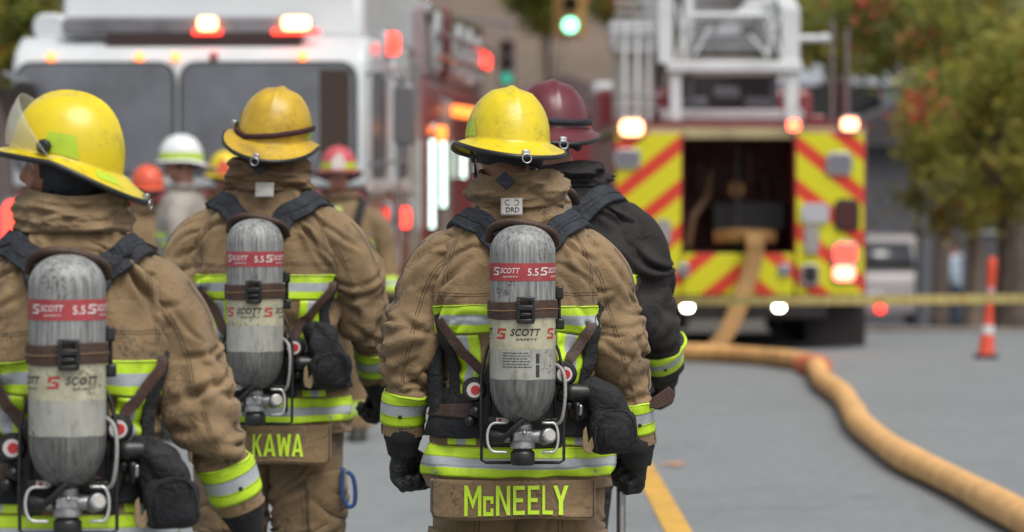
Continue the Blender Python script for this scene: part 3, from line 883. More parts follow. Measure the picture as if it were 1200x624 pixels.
# ------------------------------------------------------------------ a firefighter
def firefighter(loc, rz, scale, p, label, cat='person', group=None):
    """detailed wearer; everything is built in the wearer's own space: +y is ahead, z up, feet at 0"""
    root = empty('person', loc, rz, label, cat, group); root.scale = (scale,) * 3
    near = p.get('near', True)
    armL = p.setdefault('armL', ARM_L); armR = p.setdefault('armR', ARM_R); p.setdefault('legs', LEGS)
    h = dict(x=0, y=.01, z=1.665, yaw=0, pitch=0, roll=0); h.update(p.get('head', {}))
    HM = head_matrix(h)
    coatm = p.get('coat', M_TAN); sd = p.get('seed', 1)
    # body
    V, F = body_geo(p, HM, .008 if near else .011)
    body = mesh_obj('body', V, F, p.get('skin', M_SKIN), root, smooth=True)
    if p.get('face', True): paint_face(body, HM, F, V)
    # hair: a close cap over the back and sides of the skull
    mb = MB(); G = []
    for k in range(9):
        row = []
        for i in range(29):
            a = R(-212) + R(244) * i / 28; t = R(8 + 96 * k / 8) * (1 if k < 8 else 1.04)
            row.append(HM @ Vector((.081 * math.sin(t) * math.cos(a), -.005 + .103 * math.sin(t) * math.sin(a), .075 + .105 * math.cos(t) - (.02 if k > 6 else 0))))
        G.append(row)
    mb.loft(G, cap=False, close=False); hr = mb.build('hair', M_HAIR, root, smooth=True)
    s = hr.modifiers.new('solid', 'SOLIDIFY'); s.thickness = .006
    # coat
    T = torso_sheet(p.get('torso', TORSO), sim=near, seed=sd, bend=2.2, grow=.06) if near else torso_sheet(p.get('torso', TORSO), 40, 56, sim=False)
    if near:
        T = add_folds(T, torso_folds(sd + 70)); nf = p.get('nfold', 12)
        L = sleeve_sheet(armL, seed=sd + 11, bend=p.get('bendL', .6), grow=p.get('growL', .09)); Rr = sleeve_sheet(armR, seed=sd + 23, bend=p.get('bendR', .6), grow=p.get('growR', .09))
        L = add_folds(L, sleeve_folds(sd + 40, 1, nf)); Rr = add_folds(Rr, sleeve_folds(sd + 55, -1, nf))
    else:
        L = sleeve_sheet(armL, .02, 24, sim=False); Rr = sleeve_sheet(armR, .02, 24, sim=False)
    CV = []; CF = []
    for S in (T, L, Rr):
        D = S.dense(1, 1)
        b = len(CV); CV.extend(D.reshape(-1, 3).tolist()); CF.extend([tuple(b + i for i in f) for f in grid_faces(*D.shape[:2])])
    CV = np.array(CV)
    if not near:
        nn = vnormals(CV, CF); CV = CV + nn * (nz(CV, 9, sd) * .012)[:, None]
    coat = mesh_obj('coat', CV, CF, coatm, root, fix=True, smooth=True)
    s = coat.modifiers.new('solid', 'SOLIDIFY'); s.thickness = .004; s.offset = -1
    bvh = bvh_of(CV, CF)
    tv = lambda z: T.uv_near((0, z), 0, .5, .02, .5)[1]
    tu = lambda x, z: T.uv_near((x, z), 0, tv(z), .26, .15)
    def strip(S, *a, name='reflective_tape', m=M_TRIM, par=coat, off=.0025, **k):
        V, F, UV = S.patch(*a, off, **k); return mesh_obj(name, V, F, m, par, fix=False, smooth=True, uv=UV)
    # reflective tapes
    trim = p.get('trim', True)
    if trim:
        bz_ = p.get('bandz', 1.214); v0, v1 = tv(bz_), tv(bz_ + .078)
        strip(T, -.5, .5, v0, v1)
        if p.get('fronttrim'): pass
        z0, z1 = tv(.905), v0 - .002
        for x0, x1 in p.get('uprights', ((-.172, -.104), (.106, .172))):
            u0 = tu(x0, 1.15)[0]; u1 = tu(x1, 1.15)[0]
            strip(T, u0, u1, z0, z1, m=M_TRIMV, off=.0032)
        strip(T, -.5, .5, tv(.822), tv(.900), off=.004)
    for S, A in ((L, armL), (Rr, armR)):
        n = S.nv / (2 if near else 1)
        v1 = 1 - .032 / (n * .0085 if near else n * .02); v0 = v1 - p.get('cuff_w', .090) / (n * .0085 if near else n * .02)
        strip(S, -.5, .5, v0, v1 + .0, off=.0028)
    # seams
    if near and p.get('seams', True):
        mb = MB()
        for off_ in (-.004, .004):
            for x in (-.205, .200):
                u, v = tu(x, 1.35); mb.add(*T.line([(u + off_ / 1.2, tv(1.30)), (u * .96 + off_ / 1.2, tv(1.42)), (u * .86 + off_ / 1.2, tv(1.50))], .0016))
            for S in (L, Rr):
                for uu in (.02 if S is L else -.02, .20 if S is L else -.20):
                    mb.add(*S.line([(uu + off_ / .55, .18), (uu + off_ / .55, .5), (uu + off_ / .55, .985)], .0018))
            zz = tv(1.325) + off_ * .8
            mb.add(*T.line([(-.22, zz), (-.1, zz - .004), (0, zz), (.1, zz), (.22, zz)], .0016, n=60))
        for zz in (.824, .898, .848, .873, p.get('bandz', 1.214) + .003, p.get('bandz', 1.214) + .075):
            mb.add(*T.line([(-.3 + .06 * k, tv(zz)) for k in range(11)], .0012, off=.0052, n=90))
        for S in (L, Rr):
            n = S.nv / 2; e = 1 - .032 / (n * .0085); w_ = p.get('cuff_w', .090) / (n * .0085)
            for f in (.04, .31, .69, .96):
                mb.add(*S.line([(-.5 + .1 * k, e - w_ * f) for k in range(11)], .0012, off=.0042, n=60))
        mb.build('stitching', M_THREAD, coat, smooth=True)
    # snaps on tapes
    if near:
        for S, uu, vv in ((L, .02, .90), (Rr, -.04, .90), (T, -.155, tv(.832)), (T, .135, tv(.832))):
            c = Vector(S.at(np.array([uu]), np.array([vv]))[0]); nn = Vector(S.normal(np.array([uu]), np.array([vv]))[0])
            Mq = Matrix.Translation(c + nn * .005) @ nn.to_track_quat('Z', 'Y').to_matrix().to_4x4()
            mb = MB(); mb.lathe([(.0005, .002), (.003, .002), (.0055, 0), (.0055, -.003)], 14, M=Mq); mb.build('snap_button', M_STEEL if S is T else M_BLACKP, coat)
    # collar: stand-up hood cloth in bunched folds
    cs = p.get('collar', {}); nu = 96; G = []
    zt, zb = cs.get('top', 1.656 if near else 1.605), cs.get('bot', 1.560)
    rows = 34 if near else 14
    for k in range(rows):
        f = k / (rows - 1); row = []
        for i in range(nu):
            a = 2 * PI * i / nu - PI / 2
            fold = math.sin(f * 7.5 + 1.9 * math.sin(a * 2 + sd) + 2.4 * math.sin(a + sd * .7)) * cs.get('fold', .0105) + mnoise.noise(Vector((math.cos(a) * 2.2, math.sin(a) * 2.2, f * 5 + sd))) * .016 + mnoise.noise(Vector((math.cos(a) * 5, math.sin(a) * 5, f * 7 + sd))) * .008
            bulge = .016 * math.sin(PI * min(1, f * 1.15)) + .004
            ra = cs.get('a', .130) + bulge + fold - .016 * f; rb = cs.get('b', .112) + bulge + fold - .012 * f
            lean = -.012 * f
            z = zb + (zt - zb) * f + .010 * math.sin(a * 2 + sd) * f + cs.get('tilt', 0) * math.cos(a) * f
            row.append((ra * math.cos(a), rb * math.sin(a) + lean + .004, z))
        G.append(row)
    G.append([(x * .90, y * .90, z + .004) for x, y, z in G[-1]]); G.append([(x * .93, y * .93, z - .035) for x, y, z in G[-1]])
    mb = MB(); mb.loft(G, cap=False); co = mb.build('collar', p.get('collarm', M_TANC), coat, smooth=True)
    if near: sub = co.modifiers.new('s', 'SUBSURF'); sub.levels = 1; sub.render_levels = 1
    if p.get('badge'):
        x0, z0 = p['badge'][:2]; yb_ = p.get('badge_y', -.147)
        def bp_(x, z, o=0): return (x0 + x, yb_ + abs(x) ** 2 * 5 - (z0 - z) * .35 - o, z)
        V_, F_, UV = rim_grid(np.array([[bp_(-.030 + .060 * i / 8, z0 - .022 + .048 * k / 6) for i in range(9)] for k in range(7)]), np.array([[(0, -1, 0)] * 9] * 7, float), .003)
        bd_ = mesh_obj('name_badge', V_, F_, M_BADGE, coat, fix=False, smooth=True)
        if len(p['badge']) > 2:
            tp, tf = text_fit(p['badge'][2], .038, .013, bold=.02)
            mesh_obj('badge_lettering', [bp_(x + .003, z0 - .006 + z, .0015) for x, z in tp], tf, M_INK, bd_, fix=False)
            mb = MB()
            for sx, dx in ((1, -.010), (-1, .012)): mb.tube([bp_(dx + .008 * math.cos(R(60 + 240 * i / 10)) * sx, z0 + .014 + .007 * math.sin(R(60 + 240 * i / 10)), .002) for i in range(11)], .0008, 5)
            mb.build('badge_mark', M_THREAD, bd_)
        mb = MB(); mb.prism([(x0 - .045, z0 + .075), (x0 - .018, z0 + .100), (x0 + .012, z0 + .070), (x0 - .014, z0 + .048)], yb_ - .014, yb_ + .004)
        mb.build('collar_tab', M_BLACKF, co, bevel=.004)
    if p.get('tab'):
        mb = MB(); mb.prism([(.352, 1.005), (.372, 1.030), (.418, 1.062), (.436, 1.040), (.425, 1.012), (.385, .998)], -.045, -.037, 'y'); mb.build('cuff_tab', M_LEATHER, coat, bevel=.003)
    if p.get('harness'):
        for s_ in (-1, 1):
            strap_on(bvh, [(s_ * .15, .0, 1.54), (s_ * .14, .09, 1.48), (s_ * .12, .15, 1.36), (s_ * .11, .17, 1.2), (s_ * .10, .18, 1.08)], .06, .012, .004, 24, M_BLACKD, 'chest_strap', coat)
        V_, F_, UV = T.patch(.30, .70, tv(1.02), tv(1.09), .012); mesh_obj('chest_belt', V_, F_, M_BLACKD, coat, fix=False, smooth=True)
        V_, F_, UV = T.patch(.485, .515, tv(.84), tv(1.50), .010); mesh_obj('front_flap', V_, F_, M_TRIMV, coat, fix=False, smooth=True, uv=UV)
    # name flap below the hem
    if p.get('flap'):
        x0, x1, zt_, zb_ = p['flap'][:4]
        def fl(x, z, o=0.0):
            t = max(-.93, min(.93, x / .275)); y = -.190 * (1 - abs(t) ** 2.35) ** (1 / 2.35)
            f = (zt_ - z) / (zt_ - zb_)
            return (x, y - .012 - .018 * f + .006 * math.sin(x * 30) * f - o, z + .004 * math.sin(x * 14 + 1) * f)
        nx, nzz = 40, 10
        def grid(o):
            g = []
            for k in range(nzz + 1):
                z = zt_ + (zb_ - zt_) * k / nzz; r_ = .02
                ins = 0 if k < nzz - 1 else (.006 if k == nzz - 1 else .020)
                g.append([fl(x0 + ins + (x1 - x0 - 2 * ins) * i / nx, z, o) for i in range(nx + 1)])
            return g
        mb = MB(); mb.loft(grid(.004), cap=False, close=False); ob = mb.build('name_flap', coatm, coat, smooth=True)
        s = ob.modifiers.new('solid', 'SOLIDIFY'); s.thickness = .006
        mb = MB()
        ed = [fl(x0 + .006, zt_ - .004 + (zb_ - zt_) * k / 10, .0085) for k in range(10)] + [fl(x0 + .02 + (x1 - x0 - .04) * k / 20, zb_ + .007, .0085) for k in range(21)] + [fl(x1 - .006, zb_ + .008 + (zt_ - zb_) * k / 10, .0085) for k in range(10)]
        mb.tube(ed, .0011, 5); mb.build('flap_stitching', M_THREAD, ob)
        pieces = p['flap'][4]      # (text, centre x, height scale)
        tp, tf = block_text(p['flap'][4])
        bm = bmesh.new(); me = bpy.data.meshes.new('t'); me.from_pydata([(a, b, c_) for a, b, c_ in tp], [], tf); bm.from_mesh(me)
        bmesh.ops.subdivide_edges(bm, edges=[e for e in bm.edges if abs(e.verts[0].co.x - e.verts[1].co.x) > .02], cuts=2); bmesh.ops.triangulate(bm, faces=bm.faces)
        bm.verts.ensure_lookup_table()
        LV = [fl(v.co.x, v.co.y, .0082 + v.co.z) for v in bm.verts]; LF = [tuple(v.index for v in f.verts) for f in bm.faces]; bm.free()
        mesh_obj('name_lettering', LV, LF, M_LIME, ob, fix=False)
    # trousers
    legs = p['legs']; TV = []; TF = []
    for j, Lg in enumerate(legs):
        if near:
            P, Q = arm_path(Lg, 78); Gq = tube_grid(P, Q, 46); I = tube_grid(P, [q - .03 for q in Q], 28)
            S = sim_sheet(Gq, I, [1 if k < 3 else (.9 if k > 73 else 0) for k in range(78)], 22, .10, 4., 18., .2, sd + 31 + j)
        else:
            P, Q = arm_path(Lg, 26); S = Sheet(tube_grid(P, Q, 24)).orient()
        if near: S = add_folds(S, sleeve_folds(sd + 90 + j, 1, 16, .45))
        D = S.dense(1, 1)
        b = len(TV); TV.extend(D.reshape(-1, 3).tolist()); TF.extend([tuple(b + i for i in f) for f in grid_faces(*D.shape[:2])])
        if j == 0: S0 = S
        else: S1 = S
    hip = [sring(0, 0, z, a, b, 48) for z, a, b in ((1.06, .18, .14), (.98, .205, .155), (.90, .232, .160), (.84, .232, .155), (.80, .215, .14), (.77, .12, .09))]
    mb = MB(); mb.add(TV, TF); mb.loft(hip)
    tr = mb.build('trousers', p.get('trousm', coatm if coatm is not M_GREYCOAT else M_DARKCOAT), root, smooth=True, fix=True)
    if near:
        for S, u0 in ((S0, .02), (S1, -.27)) if p.get('pockets', True) else ():
            V_, F_, UV = S.patch(u0, u0 + .25, .30, .52, .012); mesh_obj('cargo_pocket', V_, F_, coatm, tr, fix=False, smooth=True)
        mb = MB()
        for S, us in ((S0, (0.0,)), (S1, (0.0,))):
            for u in us:
                for o_ in (-.008, .008): mb.add(*S.line([(u + o_, .1), (u + o_, .5), (u + o_, .98)], .0016))
        mb.build('leg_seam', M_THREAD, tr, smooth=True)
    for S in (S0, S1):
        strip(S, -.5, .5, .80, .90, par=tr)
    # boots
    for Lg in legs:
        f = Vector(Lg[-1][:3]); mb = MB()
        rings = []
        for t, z, ay, yo, ax in ((0, 0, .155, .055, .056), (1, .03, .155, .055, .057), (2, .06, .135, .045, .054), (3, .10, .085, .005, .052), (4, .16, .066, -.008, .056), (5, .30, .072, -.008, .064)):
            rings.append([(f.x + ax * math.cos(2 * PI * i / 24), f.y + yo + ay * math.sin(2 * PI * i / 24), z) for i in range(24)])
        mb.loft(rings); bo = mb.build('boot', M_BOOT, root)
        mb = MB(); mb.loft([[(f.x + .060 * math.cos(2 * PI * i / 24), f.y + .055 + .160 * math.sin(2 * PI * i / 24), z) for i in range(24)] for z in (0.001, .024)]); mb.build('sole', M_BLACKP, bo)
    # gloves
    for side, A, key in ((-1, armL, 'handL'), (1, armR, 'handR')):
        hp = dict(curl=(38, 50, 40), rx=8, ry=0, rz=0, glove=True); hp.update(p.get(key, {}))
        w = Vector(A[-1][:3]); pv = Vector(A[-2][:3]); d = (w - pv).normalized()
        q = Vector((0, 0, -1)).rotation_difference(d).to_matrix().to_4x4()
        M = Matrix.Translation(w + d * hp.get('out', .040)) @ q @ Matrix.Rotation(R(hp['rz']), 4, 'Z') @ Matrix.Rotation(R(hp['rx']), 4, 'X') @ Matrix.Rotation(R(hp['ry']), 4, 'Y')
        p[key + '_M'] = M
        V, F = hand_geo(side, hp['curl'], M, 1.38 if hp['glove'] else 1.0, .0042 if near else .0065)
        V = V + vnormals(V, F) * (nz(V, 60, sd) * .0016)[:, None] if near else V
        gl = mesh_obj('glove', V, F, M_GLOVE if hp['glove'] else p.get('skin', M_SKIN), root, smooth=True)
        mb = MB(); n_ = 28; rg = []
        for t, r in ((-.030, .050), (-.010, .057), (.014, .058), (.020, .054), (.040, .049), (.062, .043)):
            c = w + d * t; rg.append([c + q.to_3x3() @ Vector((r * math.cos(2 * PI * i / n_) * .93, r * math.sin(2 * PI * i / n_) * 1.05, .002 * math.sin(i * 2.1)))for i in range(n_)])
        mb.loft(rg); mb.build('glove_cuff', M_KNIT, gl, smooth=None)
    hp = p.get('helmet', {})
    hm = HM @ Matrix.Translation((0, hp.get('dy', .0), hp.get('dz', .078))) @ Matrix.Rotation(R(hp.get('pitch', 0)), 4, 'X') @ Matrix.Rotation(R(hp.get('roll', 0)), 4, 'Y')
    kw = {k: v for k, v in hp.items() if k not in ('dy', 'dz', 'pitch', 'roll')}
    hel = make_helmet(root, hm, far=not near, **kw)
    if p.get('chin'):
        # chin strap with a buckle down both cheeks
        for s in (-1, 1):
            g = [hm @ Vector((s * .106, .012, -.004)), HM @ Vector((s * .094, .015, .03)), HM @ Vector((s * .080, .022, -.025)), HM @ Vector((s * .050, .035, -.068))]
            mb = MB(); mb.tube(g, .0085, 8, squash=.4); c = mb.build('chin_strap', M_BLACKF, hel)
            mb = MB(); mb.box(HM @ Vector((s * .090, .018, -.002)), (.012, .02, .034)); mb.build('strap_buckle', M_STEEL, c, bevel=.003)
    return dict(root=root, T=T, L=L, R=Rr, bvh=bvh, HM=HM, hm=hm, coat=coat, tu=tu, tv=tv)
# ------------------------------------------------------------------ breathing apparatus
CYR = .089
def cyl_wrap(tp, c, r, off, zc):
    V = []
    for x, z in tp:
        a = x / r; V.append((c[0] + (r + off) * math.sin(a), c[1] - (r + off) * math.cos(a), zc + z))
    return V

def air_pack(loc, rz, scale, ff, label, p, group=None):
    base = Vector((0, -.20, .86))
    Mw = Matrix.Translation(loc) @ Matrix.Rotation(rz, 4, 'Z')
    bw = Mw @ (base * scale)
    root = empty('air_pack', bw, rz, label, 'breathing apparatus', group); root.scale = (scale,) * 3
    cx = p.get('cx', .010); cy = p.get('cy', -.300); zt = p.get('top', 1.514); c = (cx, cy)
    lean = p.get('lean', 0.0)
    built = []
    def B(mb, name, m, parent=None, **k):
        o = mb.build(name, m, parent or root, **k); built.append(o); return o
    def BM(name, V, F, m, parent=None):
        o = mesh_obj(name, V, F, m, parent or root, fix=False); built.append(o); return o
    # cylinder: dome, wall, scuffed lower dome and neck
    r = CYR; prof = []
    for k in range(10):
        a = R(90 - 10 * k); prof.append((max(.001, r * math.cos(a) ** .9), zt - .074 + .074 * math.sin(a)))
    zb = 1.085
    up = prof + [(r, zt - .076), (r, 1.30), (r, zb + .012)]
    mb = MB(); mb.lathe(up, 64, (cx, cy, 0)); cyl = B(mb, 'cylinder', M_CYL, smooth=None)
    lo = [(r + .0003, zb + .012)]
    for k in range(1, 10):
        a = R(9.5 * k); lo.append((.020 + (r - .020) * math.cos(a) ** 1.05, zb - .105 * math.sin(a)))
    lo += [(.019, zb - .112), (.019, zb - .125)]
    mb = MB(); mb.lathe(lo, 64, (cx, cy, 0)); B(mb, 'cylinder_base', M_CYLD, cyl, smooth=None)
    def sleeve(name, z0, z1, m, off, a0=-180, a1=180, n=64, parent=cyl, wob=0.0):
        g = []
        for k in range(3):
            z = z0 + (z1 - z0) * k / 2
            g.append([(cx + (r + off) * math.sin(R(a0 + (a1 - a0) * i / n)), cy - (r + off) * math.cos(R(a0 + (a1 - a0) * i / n)), z + wob * math.sin(i * .7)) for i in range(n + 1)])
        mb = MB(); mb.loft(g, cap=False, close=False); return B(mb, name, m, parent, smooth=True)
    rb0, rb1 = p.get('red', (1.364, 1.412))
    sleeve('warning_band', rb0, rb1, M_CYLR, .0008)
    lb1 = p.get('label_top', 1.262); sleeve('maker_label', 1.180, lb1 + .02, M_CYLL, .0007, wob=.0008)
    sleeve('data_label', 1.098, 1.180, M_CYLW, .0006, wob=.0012)
    ph = p.get('turn', 0.0)
    def txt(s, x, z, size, m, sx=1.0, shear=.25, bold=0.0, off=.0016, space=1.0):
        tp, tf = text_geo(s, size, sx, shear, bold, space, cuts=1)
        BM('lettering', cyl_wrap([(a + x + ph, b) for a, b in tp], c, r, off, z), tf, m, cyl)
    def ftxt(s, x, z, w_, h_, m, shear=.25):
        tp, tf = text_fit(s, w_, h_, shear, .022, 1.05)
        BM('lettering', cyl_wrap([(a + x + ph, b) for a, b in tp], c, r, .0016, z), tf, m, cyl)
    def mark(x, z, s_, m, off=.0016):
        """the square two-bar emblem"""
        V = []; F = []
        for x0, x1, z0, z1 in ((-1, 1, .62, 1), (-1, -.45, 0, 1), (-.2, .45, -.18, .2), (.45, 1, -1, 0.05), (-1, 1, -1, -.62)):
            b = len(V); n = 4
            for k in range(n + 1):
                xx = x0 + (x1 - x0) * k / n
                V += [(xx * s_ * .5 + z0 * s_ * .1, z0 * s_ * .5), (xx * s_ * .5 + z1 * s_ * .1, z1 * s_ * .5)]
            F += [(b + 2 * k, b + 2 * k + 2, b + 2 * k + 3, b + 2 * k + 1) for k in range(n)]
        BM('emblem', cyl_wrap([(a + x + ph, b_) for a, b_ in V], c, r, off, z), F, m, cyl)
    zr = (rb0 + rb1) / 2
    for q in (-.142, .0, .142):
        mark(q - .080, zr + .002, .022, M_INKW); ftxt('SCOTT', q - .036, zr + .004, .058, .0150, M_INKW)
        ftxt('SAFETY', q - .034, zr - .0125, .046, .0045, M_INKW)
        if q == 0: ftxt('5.5', q + .028, zr + .000, .030, .020, M_INKW, shear=0)
    lz = p.get('brand_z', 1.222)
    for q in p.get('brands', (.0, -.150, .150)):
        mark(q - .062, lz, .028, M_INKR); ftxt('SCOTT', q + .008, lz + .004, .084, .0195, M_INK)
        ftxt('SAFETY', q + .012, lz - .015, .062, .0055, M_INK)
    if p.get('smallprint', True):
        rows = random.Random(p.get('seed', 1)); V = []; F = []
        for k in range(6):
            z = 1.170 - k * .0075; x = -.058
            while x < .005 + rows.random() * .02:
                w = .003 + rows.random() * .010; b = len(V)
                V += cyl_wrap([(x + ph, -.0012), (x + w + ph, -.0012), (x + w + ph, .0012), (x + ph, .0012)], c, r, .0016, z); F.append((b, b + 1, b + 2, b + 3)); x += w + .002
        for z0, z1 in ((1.142, 1.168), (1.105, 1.138)):
            b = len(V); V += cyl_wrap([(.036 + ph, z0 - 1.1), (.046 + ph, z0 - 1.1), (.046 + ph, z1 - 1.1), (.036 + ph, z1 - 1.1)], c, r, .0016, 1.1); F.append((b, b + 1, b + 2, b + 3))
        BM('small_print', V, F, M_INK, cyl)
    # a tiny yellow sticker near the base
    V = []
    # retaining strap and its buckle
    s0, s1 = p.get('band', (1.262, 1.310)); g = []; n = 72
    prof_ = [(0, s0), (.005, s0 + .002), (.0065, (s0 + s1) / 2), (.005, s1 - .002), (0, s1)]
    for i in range(n + 1):
        a = R(-150 + 300 * i / n)
        g.append([(cx + (r + .0012 + o) * math.sin(a), cy - (r + .0012 + o) * math.cos(a), z + .003 * math.sin(a * 2)) for o, z in prof_])
    mb = MB(); mb.loft(g); bd = B(mb, 'retaining_band', M_LEATHER, smooth=None)
    mb = MB(); mb.tube([(cx + (r + .0085) * math.sin(R(-100 + 200 * i / 40)), cy - (r + .0085) * math.cos(R(-100 + 200 * i / 40)), (s0 + s1) / 2 + .003 * math.sin(R(-100 + 5 * i) * 2)) for i in range(41)], .0011, 5)
    B(mb, 'band_stitching', mat('thread_tan', (.28, .17, .08), rough=.8), bd)
    mb = MB(); bx_ = cx + .008; by = cy - r - .012; zc = (s0 + s1) / 2
    mb.box((bx_, by, zc + .030), (.050, .010, .012)); mb.box((bx_, by, zc - .030), (.046, .010, .012)); mb.box((bx_ - .020, by, zc), (.010, .012, .062)); mb.box((bx_ + .020, by, zc), (.010, .012, .062))
    mb.box((bx_, by - .004, zc + .006), (.040, .008, .014)); mb.box((bx_, by - .002, zc - .012), (.030, .010, .010))
    B(mb, 'band_buckle', M_BLACKP, bd, bevel=.0025)
    # back frame: plates, rods, side wings
    yb = -.188
    mb = MB()
    mb.prism([(cx - .045, 1.47), (cx + .045, 1.47), (cx + .060, 1.30), (cx + .075, 1.16), (cx + .125, 1.09), (cx + .130, .99), (cx + .105, .90), (cx - .105, .90), (cx - .130, .99), (cx - .125, 1.09), (cx - .075, 1.16), (cx - .060, 1.30)], yb - .012, yb + .006)
    fr = B(mb, 'backframe', M_BLACKP, bevel=.006)
    mb = MB()
    for s in (-1, 1):
        mb.tube([(cx + s * .060, yb - .02, 1.25), (cx + s * .098, yb - .035, 1.17), (cx + s * .112, yb - .05, 1.11), (cx + s * .113, yb - .07, 1.0), (cx + s * .112, yb - .075, .872), (cx + s * .100, yb - .078, .866), (cx, yb - .08, .866)], .0045, 8)
        mb.tube([(cx + s * .088, yb - .01, 1.16), (cx + s * .090, yb - .03, 1.05), (cx + s * .090, yb - .03, .90)], .004, 8)
    B(mb, 'guard_rod', M_BLACKP, fr, smooth=True)
    for s, z, x in ((-1, 1.062, .132), (1, 1.105, .115)):
        Mq = Matrix.Translation((cx + s * x, yb - .030, z)) @ Matrix.Rotation(R(90), 4, 'X') @ Matrix.Rotation(R(-s * 0), 4, 'Y')
        mb = MB(); mb.lathe([(.001, .012), (.027, .012), (.032, .006), (.034, -.004), (.034, -.020)], 30, M=Mq); k_ = B(mb, 'side_pivot', M_BLACKP, fr)
        mb = MB(); mb.lathe([(.001, .0135), (.021, .0135), (.021, .011)], 28, M=Mq); B(mb, 'pivot_label', M_INKW, k_)
        mb = MB(); mb.lathe([(.001, .0150), (.0125, .0150), (.0125, .012)], 20, c=(.003, 0, 0), M=Mq); B(mb, 'pivot_dot', mat('dot_red', (.5, .03, .03), rough=.4), k_)
        mb = MB()
        for dz, dx, rr_ in ((-.06, -.004, .02), (-.085, .012, .016)): mb.ball_tube([(cx + s * (x + dx), yb - .01, z + dz), (cx + s * (x + dx), yb - .035, z + dz)], [rr_, rr_ * .9], 14)
        B(mb, 'hose_fitting', M_BLACKP, fr, smooth=True)
    # upper clamps each side of the cylinder
    for s in (1,):
        mb = MB(); mb.box((cx + s * (r + .010), cy + .01, 1.330), (.022, .03, .036)); mb.box((cx + s * (r + .012), cy + .01, 1.245), (.024, .03, .030)); mb.box((cx + s * (r + .010), cy + .02, 1.288), (.010, .02, .11))
        B(mb, 'band_clamp', M_BLACKP, fr, bevel=.005)
    # valve group
    vz = zb - .125
    mb = MB()
    mb.lathe([(.020, vz + .018), (.026, vz + .012), (.026, vz - .004), (.022, vz - .010), (.030, vz - .016), (.034, vz - .040), (.034, vz - .052)], 28, (cx, cy, 0))
    mb.tube([(cx - .034, cy, vz - .022), (cx - .070, cy, vz - .022)], [.016, .014], 20); mb.tube([(cx + .02, cy, vz - .02), (cx + .050, cy, vz - .02)], [.018, .018], 20)
    mb.box((cx, cy - .02, vz - .018), (.05, .03, .026))
    vb = B(mb, 'valve_body', M_ALU, smooth=None, bevel=.002)
    mb = MB(); mb.ellipsoid((cx + .004, cy - .040, vz - .008), (.006, .005, .006), 10, 8); B(mb, 'valve_screw', M_STEEL, vb)
    mb = MB(); mb.lathe([(.001, vz - .098), (.030, vz - .098), (.033, vz - .092), (.033, vz - .066), (.030, vz - .060), (.026, vz - .058), (.026, vz - .050)], 18, (cx, cy, 0)); B(mb, 'valve_handwheel', M_BLACKP, vb, bevel=.0015)
    Mg = Matrix.Translation((cx + .064, cy - .012, vz - .020)) @ Matrix.Rotation(R(78), 4, 'X') @ Matrix.Rotation(R(22), 4, 'Y')
    mb = MB(); mb.lathe([(.001, .026), (.017, .026), (.021, .022), (.021, -.020), (.017, -.024), (.001, -.024)], 12, M=Mg); g_ = B(mb, 'pressure_gauge', M_ALU, vb, bevel=.001)
    mb = MB(); mb.lathe([(.001, .0275), (.014, .0275), (.014, .026)], 20, M=Mg); B(mb, 'gauge_face', M_BADGE, g_)
    mb = MB(); mb.tube([(cx - .095, cy + .01, vz - .020), (cx - .07, cy, vz - .021), (cx - .050, cy - .006, vz - .022)], [.019, .020, .016], 20)
    mb.tube([(cx - .055, cy - .022, vz - .024), (cx - .030, cy - .045, vz - .004), (cx - .004, cy - .045, vz + .026), (cx + .030, cy - .02, vz + .034), (cx + .05, cy + .02, vz + .028)], .0085, 10)
    B(mb, 'coupling_hose', M_BLACKP, vb, smooth=None)
    for s in (-1, 1):
        w = .058 if s < 0 else .04; x0 = cx + s * (.064 if s < 0 else .074)
        pts = []
        for i in range(15):
            a = R(-100 + 200 * i / 14); pts.append((x0 + s * w * .55 * (math.cos(a) ** .6 if math.cos(a) > 0 else 0), cy - .018, vz - .022 + .040 * math.sin(a)))
        pts = [(x0 - s * .022, cy - .018, vz - .062)] + pts + [(x0 - s * .022, cy - .018, vz + .018)]
        mb = MB(); mb.tube(crom(pts, 40), .0037, 8); B(mb, 'valve_guard', mat('guard_white_metal', (.62, .62, .61), rough=.35, metal=.5), vb, smooth=True)
    mb = MB(); mb.box((cx - .060, cy + .006, vz + .024), (.066, .012, .015)); mb.box((cx + .035, cy + .004, vz + .026), (.05, .012, .014)); mb.box((cx + .085, cy + .002, vz + .020), (.018, .02, .018)); mb.box((cx, cy + .008, vz + .023), (.18, .006, .008)); tg = B(mb, 'clip_bar', M_BLACKP, vb, bevel=.002)
    mb = MB(); mb.box((cx - .055, cy - .001, vz + .024), (.034, .002, .013)); B(mb, 'clip_label', M_INKW, tg)
    mb = MB(); mb.box((cx - .062, cy - .0025, vz + .024), (.009, .0015, .008)); B(mb, 'clip_mark', M_INKR, tg)
    mb = MB(); mb.tube(crom([(cx + .072, cy + .02, 1.145), (cx + .108, cy - .03, 1.12), (cx + .115, cy - .04, 1.06), (cx + .106, cy - .03, .99), (cx + .088, cy - .01, vz + .01)], 30), .0048, 8)
    B(mb, 'braided_hose', mat('braid', (.38, .37, .35), rough=.5, metal=.4, bump=.5, bscale=300), fr, smooth=True)
    # carry handle and its cuff above the cylinder
    hz = zt + .006
    mb = MB(); mb.tube(crom([(cx - .090, -.20, hz - .050), (cx - .080, -.232, hz - .016), (cx - .050, -.262, hz - .002), (cx - .010, -.275, hz + .000), (cx + .040, -.268, hz - .010), (cx + .080, -.240, hz - .030), (cx + .088, -.20, hz - .060)], 36), .0150, 12, squash=.75)
    B(mb, 'carry_handle', M_LEATHER, smooth=True)
